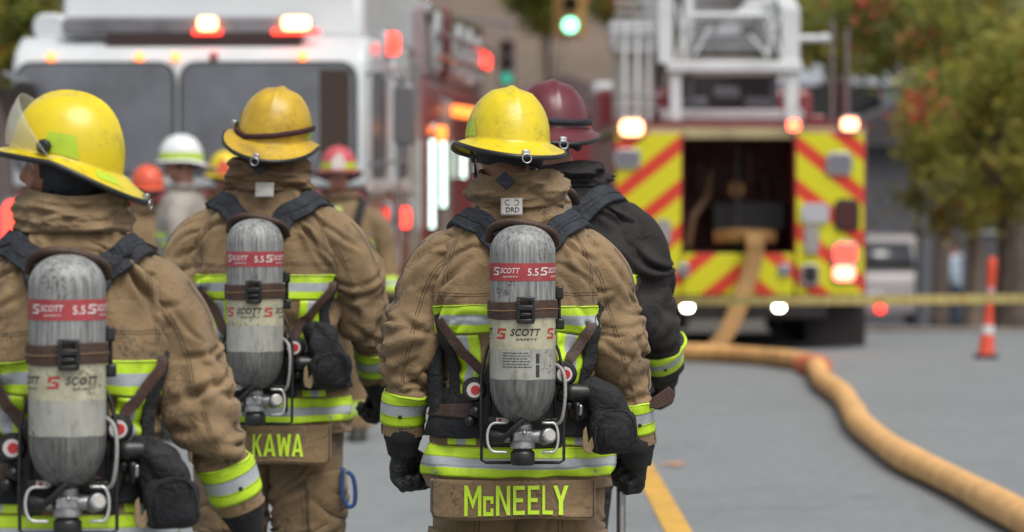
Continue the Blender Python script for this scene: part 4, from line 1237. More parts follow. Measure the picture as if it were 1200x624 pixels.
    # shoulder straps
    for s in (-1, 1):
        g = p.get('straps', [(.045, -.20, 1.435), (.070, -.19, 1.480), (.118, -.15, 1.520), (.168, -.08, 1.548), (.190, 0, 1.55), (.180, .09, 1.48), (.155, .15, 1.36), (.14, .17, 1.22)])
        st = strap_on(ff['bvh'], [(s * x + cx * .6, y, z) for x, y, z in g], .068, .012, .003, 46, M_BLACKF, 'shoulder_strap', root); built.append(st)
        gg = [(s * (x) + cx * .6, y, z) for x, y, z in g[:5]]
        for dx in (-.026, .026):
            rg = strap_on(ff['bvh'], [(q[0] + dx * .8, q[1], q[2] + abs(dx) * .4 * (1 if dx * s > 0 else -1)) for q in gg], .0016, .0157, .001, 30)
            mb = MB(); mb.loft(rg); B(mb, 'strap_stitching', M_THREAD, st)
        mb = MB(); mb.box((cx + s * .052, -.236, 1.480), (.040, .02, .05), Matrix.Rotation(R(s * 35), 3, 'Y')); B(mb, 'strap_anchor', M_BLACKP, fr, bevel=.004)
    # waist belt
    T = ff['T']; tv = ff['tv']
    u = p.get('belt_u', .5)
    V_, F_, UV = T.patch(-u, u, tv(.925), tv(1.045), .016); V_ = [tuple(v) for v in V_]
    be = mesh_obj('waist_belt', V_, F_, M_BLACKD, root, fix=False, smooth=True); built.append(be)
    V_, F_, UV = T.patch(-.22, .22, tv(.975), tv(1.012), .021); l_ = mesh_obj('belt_leather', V_, F_, M_LEATHER, be, fix=False, smooth=True); built.append(l_)
    mb = MB(); mb.add(*T.line([(-.22 + .044 * k, tv(.993)) for k in range(11)], .0022, off=.0225, n=80)); B(mb, 'belt_stitching', mat('thread_tan', (.28, .17, .08), rough=.8), be, smooth=True)
    # side webbing from frame to belt on both sides
    for s in (-1, 1):
        g = [(cx + s * .105, -.195, 1.10), (s * .150, -.175, 1.15), (s * .190, -.13, 1.22), (s * .222, -.03, 1.30)]
        st = strap_on(ff['bvh'], g, .030, .004, .012, 30, M_LEATHER, 'side_webbing', root); built.append(st)
        V2 = []
        st = strap_on(ff['bvh'], [(s * .212, -.06, 1.30), (s * .205, -.12, 1.20), (s * .198, -.14, 1.10), (s * .190, -.15, .99)], .036, .006, .006, 30, M_BLACKD, 'side_strap', root); built.append(st)
    cpt = crom([(-.205, -.02, 1.28), (-.228, -.05, 1.19), (-.232, -.075, 1.09), (-.225, -.09, 1.0), (-.205, -.12, .93)], 24)
    mb = MB(); mb.tube(cpt, [.014 + .014 * math.sin(PI * (i + 1) / 26) for i in range(24)], 12, squash=.6); B(mb, 'breathing_hose', M_BLACKD, smooth=True)
    if p.get('reducer', True):
        mb = MB(); mb.ball_tube([(cx + .135, -.23, 1.055), (cx + .185, -.215, 1.055)], [.024, .022], 18); mb.ball_tube([(cx + .150, -.245, 1.02), (cx + .150, -.24, .985)], [.010, .008], 12); B(mb, 'pressure_reducer', M_BLACKP, fr, smooth=True)
        mb = MB(); mb.ball_tube([(cx + .158, -.252, 1.018), (cx + .158, -.250, 1.000)], [.006, .007], 10); B(mb, 'clip_ring', M_STEEL, fr, smooth=True)
    for o in built:
        worn = o.name.split('.')[0] in ('shoulder_strap', 'strap_stitching', 'side_webbing', 'side_strap', 'waist_belt', 'belt_leather', 'belt_stitching', 'breathing_hose')
        o.data.transform(Matrix.Translation(Vector((0, 0, 0 if worn else p.get('dz', 0))) - base))
    # lean the cylinder group slightly
    return root

def mask_pouch(loc, rz, scale, p, label, group=None):
    """black cloth bag with a flap hung at the hip, strap above"""
    base = Vector(p.get('at', (.235, -.19, .885)))
    bw = Matrix.Translation(loc) @ Matrix.Rotation(rz, 4, 'Z') @ (base * scale)
    root = empty('mask_pouch', bw, rz, label, 'pouch', group); root.scale = (scale,) * 3
    sd = p.get('seed', 3)
    def blob(prof, n=44, seed=0, amp=.010):
        G = []
        for z, x0, x1, y0, y1 in prof:
            cx_, cy_, a, b = (x0 + x1) / 2, (y0 + y1) / 2, (x1 - x0) / 2, (y1 - y0) / 2
            row = []
            for q in sring(cx_, cy_, z, a, b, n, 3.2):
                d = mnoise.noise(Vector((q[0] * 16 + seed, q[1] * 16, q[2] * 16))) * amp + mnoise.noise(Vector((q[0] * 34 + seed, q[1] * 34, q[2] * 26))) * amp * .5
                k = 1 + d / a; row.append((cx_ + (q[0] - cx_) * k, cy_ + (q[1] - cy_) * k, z + d * .3))
            G.append(row)
        mb = MB(); mb.loft(G); return mb
    upper = blob([(.215, -.050, -.020, -.02, .02), (.205, -.062, .000, -.035, .03), (.185, -.064, .030, -.045, .035), (.155, -.052, .046, -.050, .035), (.12, -.050, .062, -.05, .04), (.085, -.044, .070, -.05, .04), (.06, -.03, .065, -.04, .03)], seed=sd, amp=.034)
    up = upper.build('gathered_top', M_BLACKD, root, smooth=True, subd=1)
    lower = blob([(.122, -.020, .066, -.070, -.02), (.112, -.036, .080, -.082, .02), (.075, -.044, .090, -.088, .03), (.030, -.050, .086, -.080, .03), (.010, -.042, .078, -.070, .025), (.000, -.03, .062, -.05, .015)], seed=sd + 5, amp=.024)
    lw = lower.build('bag', M_BLACKD, root, smooth=True, subd=1)
    mb = MB(); mb.tube(crom([(-.022, -.078, .012), (-.028, -.092, .05), (-.020, -.094, .095), (.008, -.090, .122), (.056, -.088, .120), (.078, -.084, .09), (.084, -.078, .035)], 30), .0032, 8); mb.build('flap_piping', M_BLACKD, lw, smooth=True)
    mb = MB(); mb.prism([(-.058, .012), (-.040, .004), (-.030, .026), (-.036, .052), (-.046, .036), (-.052, .080), (-.060, .07), (-.063, .03)], -.082, -.074); mb.build('lining', mat('lining_tan', (.24, .17, .095), rough=.85, bump=.3), lw, bevel=.002)
    return root, base
# ------------------------------------------------------------------ camera, sky, sun
FPX = 4500.0; HOR = 205.0; CAMH = 1.65
cam = bpy.data.cameras.new('camera'); cam.sensor_width = 36; cam.lens = 135; cam.clip_end = 1500; cam.clip_start = .5
camo = bpy.data.objects.new('camera', cam); COL.objects.link(camo)
camo.location = (0, 0, CAMH); camo.rotation_euler = (R(90) - math.atan((312 - HOR) / FPX), 0, 0)
cam.dof.use_dof = True; cam.dof.focus_distance = 10.45; cam.dof.aperture_fstop = 3.5
scene.camera = camo
def X(px, d): return (px - 600) * d / FPX
def Zp(py, d): return CAMH - (py - HOR) * d / FPX

w = bpy.data.worlds.new('World'); scene.world = w; w.use_nodes = True
nt = w.node_tree; bg = nt.nodes['Background']
sky = nt.nodes.new('ShaderNodeTexSky'); sky.sky_type = 'NISHITA'; sky.sun_disc = False
sky.sun_elevation = R(60); sky.sun_rotation = R(150); sky.air_density = 1.0; sky.dust_density = 3.0; sky.ozone_density = 1.0
hs = nt.nodes.new('ShaderNodeHueSaturation'); hs.inputs['Saturation'].default_value = .22
nt.links.new(sky.outputs['Color'], hs.inputs['Color']); nt.links.new(hs.outputs['Color'], bg.inputs['Color'])
bg.inputs['Strength'].default_value = .125
l = bpy.data.lights.new('sun', 'SUN'); l.energy = 2.1; l.angle = R(40); l.color = (1, .965, .90)
so = bpy.data.objects.new('sun', l); COL.objects.link(so); so.location = (0, -10, 30)
# sun stands behind the camera, a little to the right, high
el, az = R(60), R(150)
sd_ = Vector((math.sin(az) * math.cos(el), math.cos(az) * math.cos(el), math.sin(el)))
so.rotation_euler = sd_.to_track_quat('Z', 'Y').to_euler()
scene.view_settings.view_transform = 'Standard'; scene.view_settings.look = 'None'; scene.view_settings.exposure = 0.28; scene.view_settings.gamma = 1.0
scene.cycles.use_denoising = True
scene.cycles.sample_clamp_indirect = 4.0
scene.cycles.max_bounces = 6
scene.cycles.caustics_reflective = False; scene.cycles.caustics_refractive = False

# ------------------------------------------------------------------ ground
def gz(x, y):
    if y <= 40: return 0.0
    if y <= 105: return -(y - 40) * .0405
    return -65 * .0405 + max(0, y - 105) * .02
def sheet(name, xs, ys, zf, m, kind='structure', dz=0.0):
    V = [(x, y, zf(x, y) + dz) for y in ys for x in xs]; n = len(xs)
    F = [(k * n + i, k * n + i + 1, (k + 1) * n + i + 1, (k + 1) * n + i) for k in range(len(ys) - 1) for i in range(n - 1)]
    return tag(mesh_obj(name, V, F, m, fix=False, smooth=True), kind=kind)
def frange(a, b, n): return [a + (b - a) * i / (n - 1) for i in range(n)]
M_ASPH = mat('asphalt', (0.196, 0.210, 0.216), rough=.80, var=.14, vscale=14, dark=(.135, .142, .146), dscale=.42, damt=.75, bump=.6, bscale=45, speck=.5, sscale=5, scol=(.11, .115, .12))
M_GROUND = mat('far_ground', (0.085, 0.075, 0.060), rough=.95, var=.3, vscale=.3, bump=.2, bscale=3)
M_LINE = mat('road_paint_yellow', (0.60, 0.34, 0.055), rough=.7, var=.2, vscale=3, dark=(.13, .12, .10), dscale=5, damt=.6, bump=.2, bscale=80)
M_CONC = mat('kerb_concrete', (0.25, 0.225, 0.20), rough=.9, var=.2, vscale=3, bump=.3, bscale=30)
M_LITTER = mat('verge_soil', (0.115, 0.085, 0.060), rough=.95, var=.5, vscale=2.5, dark=(.20, .10, .05), dscale=6, damt=.6, bump=.5, bscale=20)
sheet('ground', frange(-320, 320, 17), [-60, 0, 20, 39.9] + frange(40, 105, 14) + [130, 200, 420, 700], gz, M_GROUND)
sheet('road', frange(-9, 9, 7), [-50, 0, 20, 39.9] + frange(40, 105, 14), lambda x, y: gz(x, y), M_ASPH, dz=.008)
tag(mesh_obj('verge', [(3.0, 40.8, gz(0, 40.8) + .016), (14, 37.3, .016), (14, 60, gz(0, 60) + .016), (5.6, 60, gz(0, 60) + .016)], [(0, 1, 2, 3)], M_LITTER, fix=False), kind='structure')
mb = MB(); mb.add([], [])
mb.prism([(2.9, 40.75), (14, 37.2), (14, 37.42), (2.9, 40.97)], .0, .045, axis='z')
tag(mb.build('kerb', M_CONC, bevel=.01), kind='structure')
# centre line: a straight painted stripe, a gentle taper only by perspective
def strip_ground(name, pts, wd, m, z):
    V = []; F = []
    for k, (x, y) in enumerate(pts): V += [(x - wd / 2, y, gz(x, y) + z), (x + wd / 2, y, gz(x, y) + z)]
    F = [(2 * k, 2 * k + 1, 2 * k + 3, 2 * k + 2) for k in range(len(pts) - 1)]
    return tag(mesh_obj(name, V, F, m, fix=False), kind='structure')
lx0, ly0 = X(770, 19.8), 19.8; lx1, ly1 = X(748, 22.2), 22.2
sl = (lx1 - lx0) / (ly1 - ly0)
strip_ground('road_marking', [(lx0 + sl * (y - ly0), y) for y in (2, 10, 20, 30, 39.5, 60, 90)], .125, M_LINE, .014)
# a leaf and small litter on the asphalt
M_LEAFD = mat('fallen_leaf', (.62, .25, .08), rough=.7, var=.3, vscale=40)
def leaf(x, y, s, rz, label):
    mb = MB(); P = [(-.5, 0, 0), (-.3, .22, .06), (0, .32, .03), (.3, .2, .08), (.55, 0, .02), (.3, -.22, .06), (0, -.3, .02), (-.3, -.2, .07)]
    Mz = Matrix.Translation((x, y, gz(x, y) + .014)) @ Matrix.Rotation(rz, 4, 'Z') @ Matrix.Scale(s, 4)
    c = len(P); mb.add([Mz @ Vector(p) for p in P] + [Mz @ Vector((0, 0, .10))], [(i, (i + 1) % c, c) for i in range(c)])
    return tag(mb.build('fallen_leaf', M_LEAFD, smooth=True), label, 'leaf')
leaf(X(790, 21.6), 21.6, .16, .3, 'curled orange leaf lying on the asphalt beside the yellow line')

# ------------------------------------------------------------------ lamps that are lit
def lamp_mat(name, col, s): return mat('lit_' + name, tuple(c * .5 for c in col), rough=.4, emit=col, estr=s)
L_WARM = lamp_mat('warm', (1, .31, .12), 10)
L_RED = lamp_mat('red', (1, .04, .025), 4)
L_RED2 = lamp_mat('red_strong', (1, .10, .06), 14)
L_AMB = lamp_mat('amber', (1, .27, .07), 2.6)
L_AMB2 = lamp_mat('amber_bar', (1, .22, .03), 2.6)
L_WHITE = lamp_mat('white', (.75, 1, .88), 3)
L_FLOOD = lamp_mat('flood', (1, .95, .70), 18)
L_GREEN = lamp_mat('green', (.28, 1, .62), 4)
L_GREEN2 = lamp_mat('green_far', (.03, .35, .24), 1.3)
M_RED = mat('engine_red', (0.185, 0.022, 0.026), rough=.3, var=.1, vscale=2, coat=.5, dark=(.07, .02, .02), dscale=2, damt=.4)
M_WHITE = mat('engine_white', (0.56, 0.585, 0.60), rough=.35, var=.05, vscale=2, coat=.3, dark=(.35, .36, .37), dscale=2.5, damt=.4)
M_GLASS = mat('windscreen_glass', (0.15, 0.16, 0.185), rough=.15, spec=1.0, coat=.6, var=.4, vscale=1.6, dark=(.06, .06, .07), dscale=1.1, damt=.55)  # lighter and darker blotches are soft reflections painted into the glass colour
M_DGLASS = mat('side_glass', (0.018, 0.020, 0.024), rough=.08, spec=.9)
M_CHROME = mat('chrome', (0.62, 0.63, 0.65), rough=.18, metal=1.0)
M_DALU = mat('tread_plate', (0.36, 0.37, 0.38), rough=.4, metal=.8, bump=.3, bscale=40)
M_TYRE = mat('tyre', (0.014, 0.014, 0.014), rough=.85, bump=.2)
M_UNDER = mat('underbody', (0.018, 0.014, 0.014), rough=.8, var=.3)
M_GREYL = mat('lens_grey', (0.17, 0.17, 0.20), rough=.35)
M_GUT = mat('rubber_seal', (0.02, 0.02, 0.022), rough=.6)

def rrect(x0, x1, z0, z1, r=.08, n=5):
    P = []
    for cx_, cz_, a0 in ((x1 - r, z1 - r, 0), (x0 + r, z1 - r, 90), (x0 + r, z0 + r, 180), (x1 - r, z0 + r, 270)):
        for k in range(n + 1):
            a = R(a0 + 90 * k / n); P.append((cx_ + r * math.cos(a), cz_ + r * math.sin(a)))
    return P
def rlamp(name, c, s, m, parent, housing=None, facing='y', label=None):
    mb = MB(); sx, sz = s; n = 8
    poly = rrect(-sx / 2, sx / 2, -sz / 2, sz / 2, min(sx, sz) * .35, 4)
    if facing == 'y': mb.prism([(c[0] + a, c[2] + b) for a, b in poly], c[1] - .035, c[1], 'y')
    else: mb.prism([(c[1] + a, c[2] + b) for a, b in poly], c[0], c[0] + .035, 'x')
    o = mb.build(name, m, parent, bevel=.004, label=label)
    if housing:
        mb = MB()
        poly = rrect(-sx / 2 - .02, sx / 2 + .02, -sz / 2 - .02, sz / 2 + .02, min(sx, sz) * .35, 4)
        if facing == 'y': mb.prism([(c[0] + a, c[2] + b) for a, b in poly], c[1] - .022, c[1] + .004, 'y')
        else: mb.prism([(c[1] + a, c[2] + b) for a, b in poly], c[0] - .004, c[0] + .022, 'x')
        mb.build('lamp_bezel', housing, o, bevel=.003)
    return o
def wheel(parent, x, y, z, r, wd, name='wheel'):
    s = 1 if x > 0 else -1
    Mq = Matrix.Translation((x, y, z)) @ Matrix.Rotation(R(90), 4, 'Y')
    mb = MB(); mb.lathe([(r * .55, -wd / 2), (r * .93, -wd / 2), (r, -wd * .35), (r, wd * .35), (r * .93, wd / 2), (r * .55, wd / 2)], 36, M=Mq)
    t = mb.build(name, M_TYRE, parent)
    mb = MB(); mb.lathe([(r * .56, wd * .46), (r * .50, wd * .30), (r * .2, wd * .22), (r * .18, wd * .5), (.001, wd * .5)] if s > 0 else [(r * .56, -wd * .46), (r * .50, -wd * .30), (r * .2, -wd * .22), (r * .18, -wd * .5), (.001, -wd * .5)], 24, M=Mq, cap=False)
    mb.build('rim', M_CHROME, t)
    return t

# ------------------------------------------------------------------ fire engine, front view at left
def fire_engine():
    d = 26.8
    root = empty('fire_engine', (X(220, d), d, 0), R(-4.5), 'white topped red fire engine facing us with flashing roof lamps, parked at left', 'fire engine')
    W = 1.25
    # cab: lower red, upper white; side profile polygons extruded across
    mb = MB(); mb.prism([(0.0, .45), (2.9, .45), (2.9, 1.55), (.0, 1.55)], -W, W, 'x'); mb.build('cab_lower', M_RED, root, bevel=.07, seg=3)
    mb = MB(); mb.prism([(0.002, 1.552), (2.9, 1.552), (2.9, 2.62), (.30, 2.62), (.10, 2.52), (.03, 2.42)], -W, W, 'x'); cab = mb.build('cab', M_WHITE, root, bevel=.05, seg=3)
    mb = MB(); mb.prism([(.62, 2.60), (5.2, 2.60), (5.2, 3.10), (.85, 3.10), (.70, 2.98)], -1.02, 1.16, 'x'); mb.build('raised_roof', M_WHITE, root, bevel=.07, seg=3)
    mb = MB(); mb.prism(rrect(-1.2, -.95, 2.60, 2.80, .09), .5, 2.6, 'y'); mb.build('air_horn_box', M_WHITE, root, bevel=.02)
    # windscreens with rubber and white frames
    for x0, x1 in ((-1.20, -.105), (-.035, 1.17)):
        mb = MB(); mb.prism(rrect(x0 - .022, x1 + .022, 1.64, 2.44, .12), -.012, .02, 'y'); f = mb.build('windscreen', M_GUT, root, bevel=.004)
        mb = MB(); mb.prism(rrect(x0, x1, 1.66, 2.42, .10), -.018, .0, 'y'); mb.build('pane', M_GLASS, f)
        mb = MB(); mb.tube([((x0 + x1) / 2 - .3, -.04, 1.66), ((x0 + x1) / 2 + .18, -.045, 1.98)], .010, 6); mb.build('wiper', M_GUT, f)
    mb = MB(); mb.bx(.93, 1.14, -.0195, -.0175, 1.70, 2.38); mb.build('seat_seen_through_glass', mat('cab_interior_brown', (.05, .03, .022), rough=.8), root)
    mb = MB(); mb.prism(rrect(-.95, .95, .62, 1.42, .08), -.03, .01, 'y'); g = mb.build('grille', M_CHROME, root, bevel=.01)
    for k in range(9):
        mb = MB(); mb.bx(-.88, .88, -.045, -.03, .68 + k * .08, .72 + k * .08); mb.build('grille_bar', M_UNDER, g)
    mb = MB(); mb.prism([(-1.26, -.05), (-1.1, -.42), (1.1, -.42), (1.26, -.05)], .38, .62, 'z'); mb.build('bumper', M_CHROME, root, bevel=.03, seg=3)
    for s in (-1, 1):
        rlamp('headlight', (s * 1.03, -.01, 1.12), (.30, .17), mat('lens_clear', (.5, .5, .5), rough=.15), root, M_CHROME)
        rlamp('warning_lamp', (s * 1.03, -.01, 1.36), (.28, .12), L_RED if s < 0 else M_RHELM, root, M_CHROME, label='glowing red warning lamp' if s < 0 else None)
    rlamp('warning_lamp', (-1.20, -.01, 1.27), (.20, .40), L_RED, root, M_CHROME)
    # marker lamps on the brow
    for px, on in ((57, 1), (162, 1), (205, 1), (250, 0), (355, 1)):
        x = (px - 220) / 168; Mq = Matrix.Translation((x, .035, 2.475)) @ Matrix.Rotation(R(90), 4, 'X')
        mb = MB(); mb.lathe([(.001, .035), (.024, .028), (.032, .012), (.034, 0)], 18, M=Mq)
        mb.build('marker_lamp', L_AMB if on else mat('marker_red_unlit', (.42, .10, .10), rough=.3), root)
    # light bar
    mb = MB(); mb.prism(rrect(-.92, .82, 2.63, 2.76, .05), .16, .46, 'y'); lb = mb.build('light_bar', mat('bar_smoked', (.20, .20, .22), rough=.25, var=.4, vscale=3), root, bevel=.02)
    mb = MB(); mb.bx(-.60, .78, .145, .16, 2.555, 2.64); mb.build('bar_foot', mat('bar_dark', (.04, .02, .02), rough=.5), lb)
    for px, s in ((240, .09), (345, .15)):
        x = (px - 220) / 168; mb = MB(); mb.prism(rrect(x - s / 2 - .02, x + s / 2 + .02, 2.66, 2.755, .03), .11, .17, 'y'); mb.build('flashing_lamp', L_WARM, lb, bevel=.01)
        mb = MB(); mb.bx(x - s * 1.1, x + s * 1.1, .125, .156, 2.63, 2.668); mb.build('red_filter_halo', L_RED, lb)  # glowing red strip, wider than the lamp, imitates its red halo
    # right side of the cab: doors, windows, mirror, rails
    def sidepanel(name, y0, y1, z0, z1, m, th=.012, r=.06, par=root, lab=None):
        mb = MB(); mb.prism(rrect(y0, y1, z0, z1, r), W - .004, W + th, 'x'); return mb.build(name, m, par, bevel=.004, label=lab)
    for y0, y1 in ((.25, 1.15), (1.75, 2.65)):
        dr = sidepanel('cab_door', y0 - .03, y1 + .05, .62, 2.50, M_WHITE, .010, .08)
        sidepanel('door_window', y0 + .08, y1 - .05, 1.62, 2.38, M_DGLASS, .018, .08, dr)
        sidepanel('door_skin', y0 - .02, y1 + .04, .64, 1.50, M_RED, .016, .05, dr)
        mb = MB(); mb.tube([(W + .02, y1 - .08, 1.15), (W + .06, y1 - .08, 1.18), (W + .06, y1 - .08, 1.42), (W + .02, y1 - .08, 1.45)], .014, 8); mb.build('handle', M_CHROME, dr)
    mb = MB(); mb.tube([(-W, .06, 2.35), (-W - .03, -.10, 2.36), (-W + .13, -.17, 2.28)], .012, 8); ml = mb.build('mirror_arm', M_CHROME, root)
    mb = MB(); mb.prism(rrect(-W + .05, -W + .22, 2.02, 2.30, .07), -.22, -.12, 'y'); mb.build('mirror_head', M_UNDER, ml, bevel=.02)
    mb = MB(); mb.tube([(W, .06, 2.35), (W + .28, -.06, 2.38), (W + .30, -.06, 1.75), (W, .06, 1.72)], .016, 8); ma = mb.build('mirror_arm', M_CHROME, root)
    mb = MB(); mb.prism(rrect(W + .20, W + .35, 1.85, 2.28, .05), -.08, .02, 'y'); mb.build('mirror_head', mat('mirror_shell', (.16, .15, .16), rough=.3, metal=.4), ma, bevel=.02)
    mb = MB(); mb.tube([(W + .03, 1.3, .9), (W + .09, 1.32, 1.0), (W + .09, 1.32, 2.3), (W + .03, 1.3, 2.4)], .018, 8); mb.build('grab_rail', M_CHROME, root)
    mb = MB(); mb.bx(W, W + .05, .02, 2.85, 1.535, 1.585); mb.build('stripe', mat('stripe_pale', (.5, .42, .40), rough=.4), root)
    # wheels and the rest of the body
    for x in (-1.05, 1.05):
        wheel(root, x, 1.45, .52, .52, .34)
        wheel(root, x, 6.9, .52, .52, .5)
    mb = MB(); mb.bx(-W + .02, W - .02, 2.95, 4.0, .5, 2.55); mb.build('pump_panel', M_DALU, root, bevel=.02)
    mb = MB(); mb.bx(-W, W, 4.02, 9.3, .55, 2.42); body = mb.build('rear_body', M_RED, root, bevel=.04)
    mb = MB(); mb.bx(-W + .06, W - .02, 4.05, 9.28, 2.43, 3.0); mb.build('hose_bed_wall', mat('bed_wall_mauve', (.30, .22, .23), rough=.4, var=.3, vscale=1.5), root, bevel=.03)
    for k, (y0, y1) in enumerate(((4.12, 5.2), (5.3, 6.2), (7.6, 8.4), (8.5, 9.2))):
        dr = sidepanel('compartment_shutter', y0, y1, 1.0 if k != 1 else 1.1, 2.3, M_DALU if k % 2 else M_RED, .014, .03)
        mb = MB(); mb.tube([(W + .03, y0 + .1, 1.12), (W + .03, y1 - .1, 1.12)], .012, 6); mb.build('handle', M_CHROME, dr)
    for k, (y0, y1, z0, z1, m) in enumerate(((4.6, 5.0, 2.50, 2.98, M_WHITE), (5.5, 5.8, 2.45, 3.05, M_RED), (6.5, 7.1, 2.5, 2.95, M_WHITE), (7.6, 7.9, 2.45, 2.95, M_WHITE), (8.4, 8.8, 2.5, 2.9, M_WHITE))):
        mb = MB(); mb.bx(W - .02, W + .05, y0, y1, z0, z1); mb.build('rack_bracket', m, root, bevel=.015)
    mb = MB(); mb.bx(W - .02, W + .035, 4.1, 9.2, 2.94, 3.02); mb.build('top_rail', M_CHROME, root, bevel=.01)
    for z in (2.62, 2.80):
        mb = MB(); mb.tube([(W + .07, 4.3, z), (W + .07, 9.0, z)], .025, 8); mb.build('rack_rail', M_CHROME, root)
    # standing strips of white scene light on the side, each a column of diodes
    for y0, z0, z1 in ((4.22, 1.22, 1.95), (5.18, 1.38, 1.93), (6.98, 1.62, 1.96)):
        mb = MB(); mb.bx(W + .014, W + .075, y0 - .04, y0 + .04, z0 - .02, z1 + .02); st = mb.build('scene_light', M_GUT, root, bevel=.005)
        n = int((z1 - z0) / .034); mb = MB()
        for k in range(n):
            mb.ellipsoid((W + .048, y0 - .043, z0 + .017 + k * .034), (.024, .014, .0145), 10, 6)
        mb.build('diode_column', L_WHITE, st)
    def sl(name, y0, z, sy, sz, m):
        mb = MB(); mb.prism(rrect(y0 - sy / 2, y0 + sy / 2, z - sz / 2, z + sz / 2, min(sy, sz) * .4), W + .012, W + .10, 'x'); o = mb.build(name, m, root, bevel=.015)
        mb = MB(); mb.prism(rrect(y0 - sy / 2 - .03, y0 + sy / 2 + .03, z - sz / 2 - .03, z + sz / 2 + .03, min(sy, sz) * .4), W, W + .03, 'x'); mb.build('lamp_bezel', M_CHROME, o)
    sl('marker_lamp', 4.8, 1.99, .16, .12, L_AMB2); sl('turn_bar', 7.1, 2.20, 2.1, .085, L_AMB2)
    sl('red_lamp', 1.2, 2.60, .22, .16, L_RED); sl('red_lamp', 9.1, 2.70, .22, .14, L_RED); sl('red_lamp', 1.9, 1.33, .3, .15, L_RED)
    mb = MB(); mb.tube([(W - .1, 4.5, 3.0), (W - .1, 4.5, 3.2), (-.9, 4.5, 3.2), (-.9, 4.5, 3.0)], .02, 8); mb.build('top_guard', M_CHROME, root)
    return root
fire_engine()

# ------------------------------------------------------------------ ladder truck, rear view at right
def stripe_chev(name, s, mirror):
    """red and yellow diagonal bands by object position"""
    m = bpy.data.materials.new(name); m.use_nodes = True; nt = m.node_tree; N = nt.nodes; Lk = nt.links; b = N['Principled BSDF']
    tc = N.new('ShaderNodeTexCoord'); sp = N.new('ShaderNodeSeparateXYZ'); Lk.new(tc.outputs['Object'], sp.inputs[0])
    mu = N.new('ShaderNodeMath'); mu.operation = 'MULTIPLY'; mu.inputs[1].default_value = mirror * .80; Lk.new(sp.outputs['X'], mu.inputs[0])
    ad = N.new('ShaderNodeMath'); ad.operation = 'ADD'; Lk.new(mu.outputs[0], ad.inputs[0]); Lk.new(sp.outputs['Z'], ad.inputs[1])
    dv = N.new('ShaderNodeMath'); dv.operation = 'DIVIDE'; dv.inputs[1].default_value = s; Lk.new(ad.outputs[0], dv.inputs[0])
    fr = N.new('ShaderNodeMath'); fr.operation = 'FRACT'; Lk.new(dv.outputs[0], fr.inputs[0])
    gt = N.new('ShaderNodeMath'); gt.operation = 'GREATER_THAN'; gt.inputs[1].default_value = .60; Lk.new(fr.outputs[0], gt.inputs[0])
    mx = N.new('ShaderNodeMix'); mx.data_type = 'RGBA'; mx.inputs[6].default_value = (.62, .59, .012, 1); mx.inputs[7].default_value = (.62, .050, .022, 1)
    Lk.new(gt.outputs[0], mx.inputs[0]); Lk.new(mx.outputs[2], b.inputs['Base Color']); b.inputs['Roughness'].default_value = .35
    return m
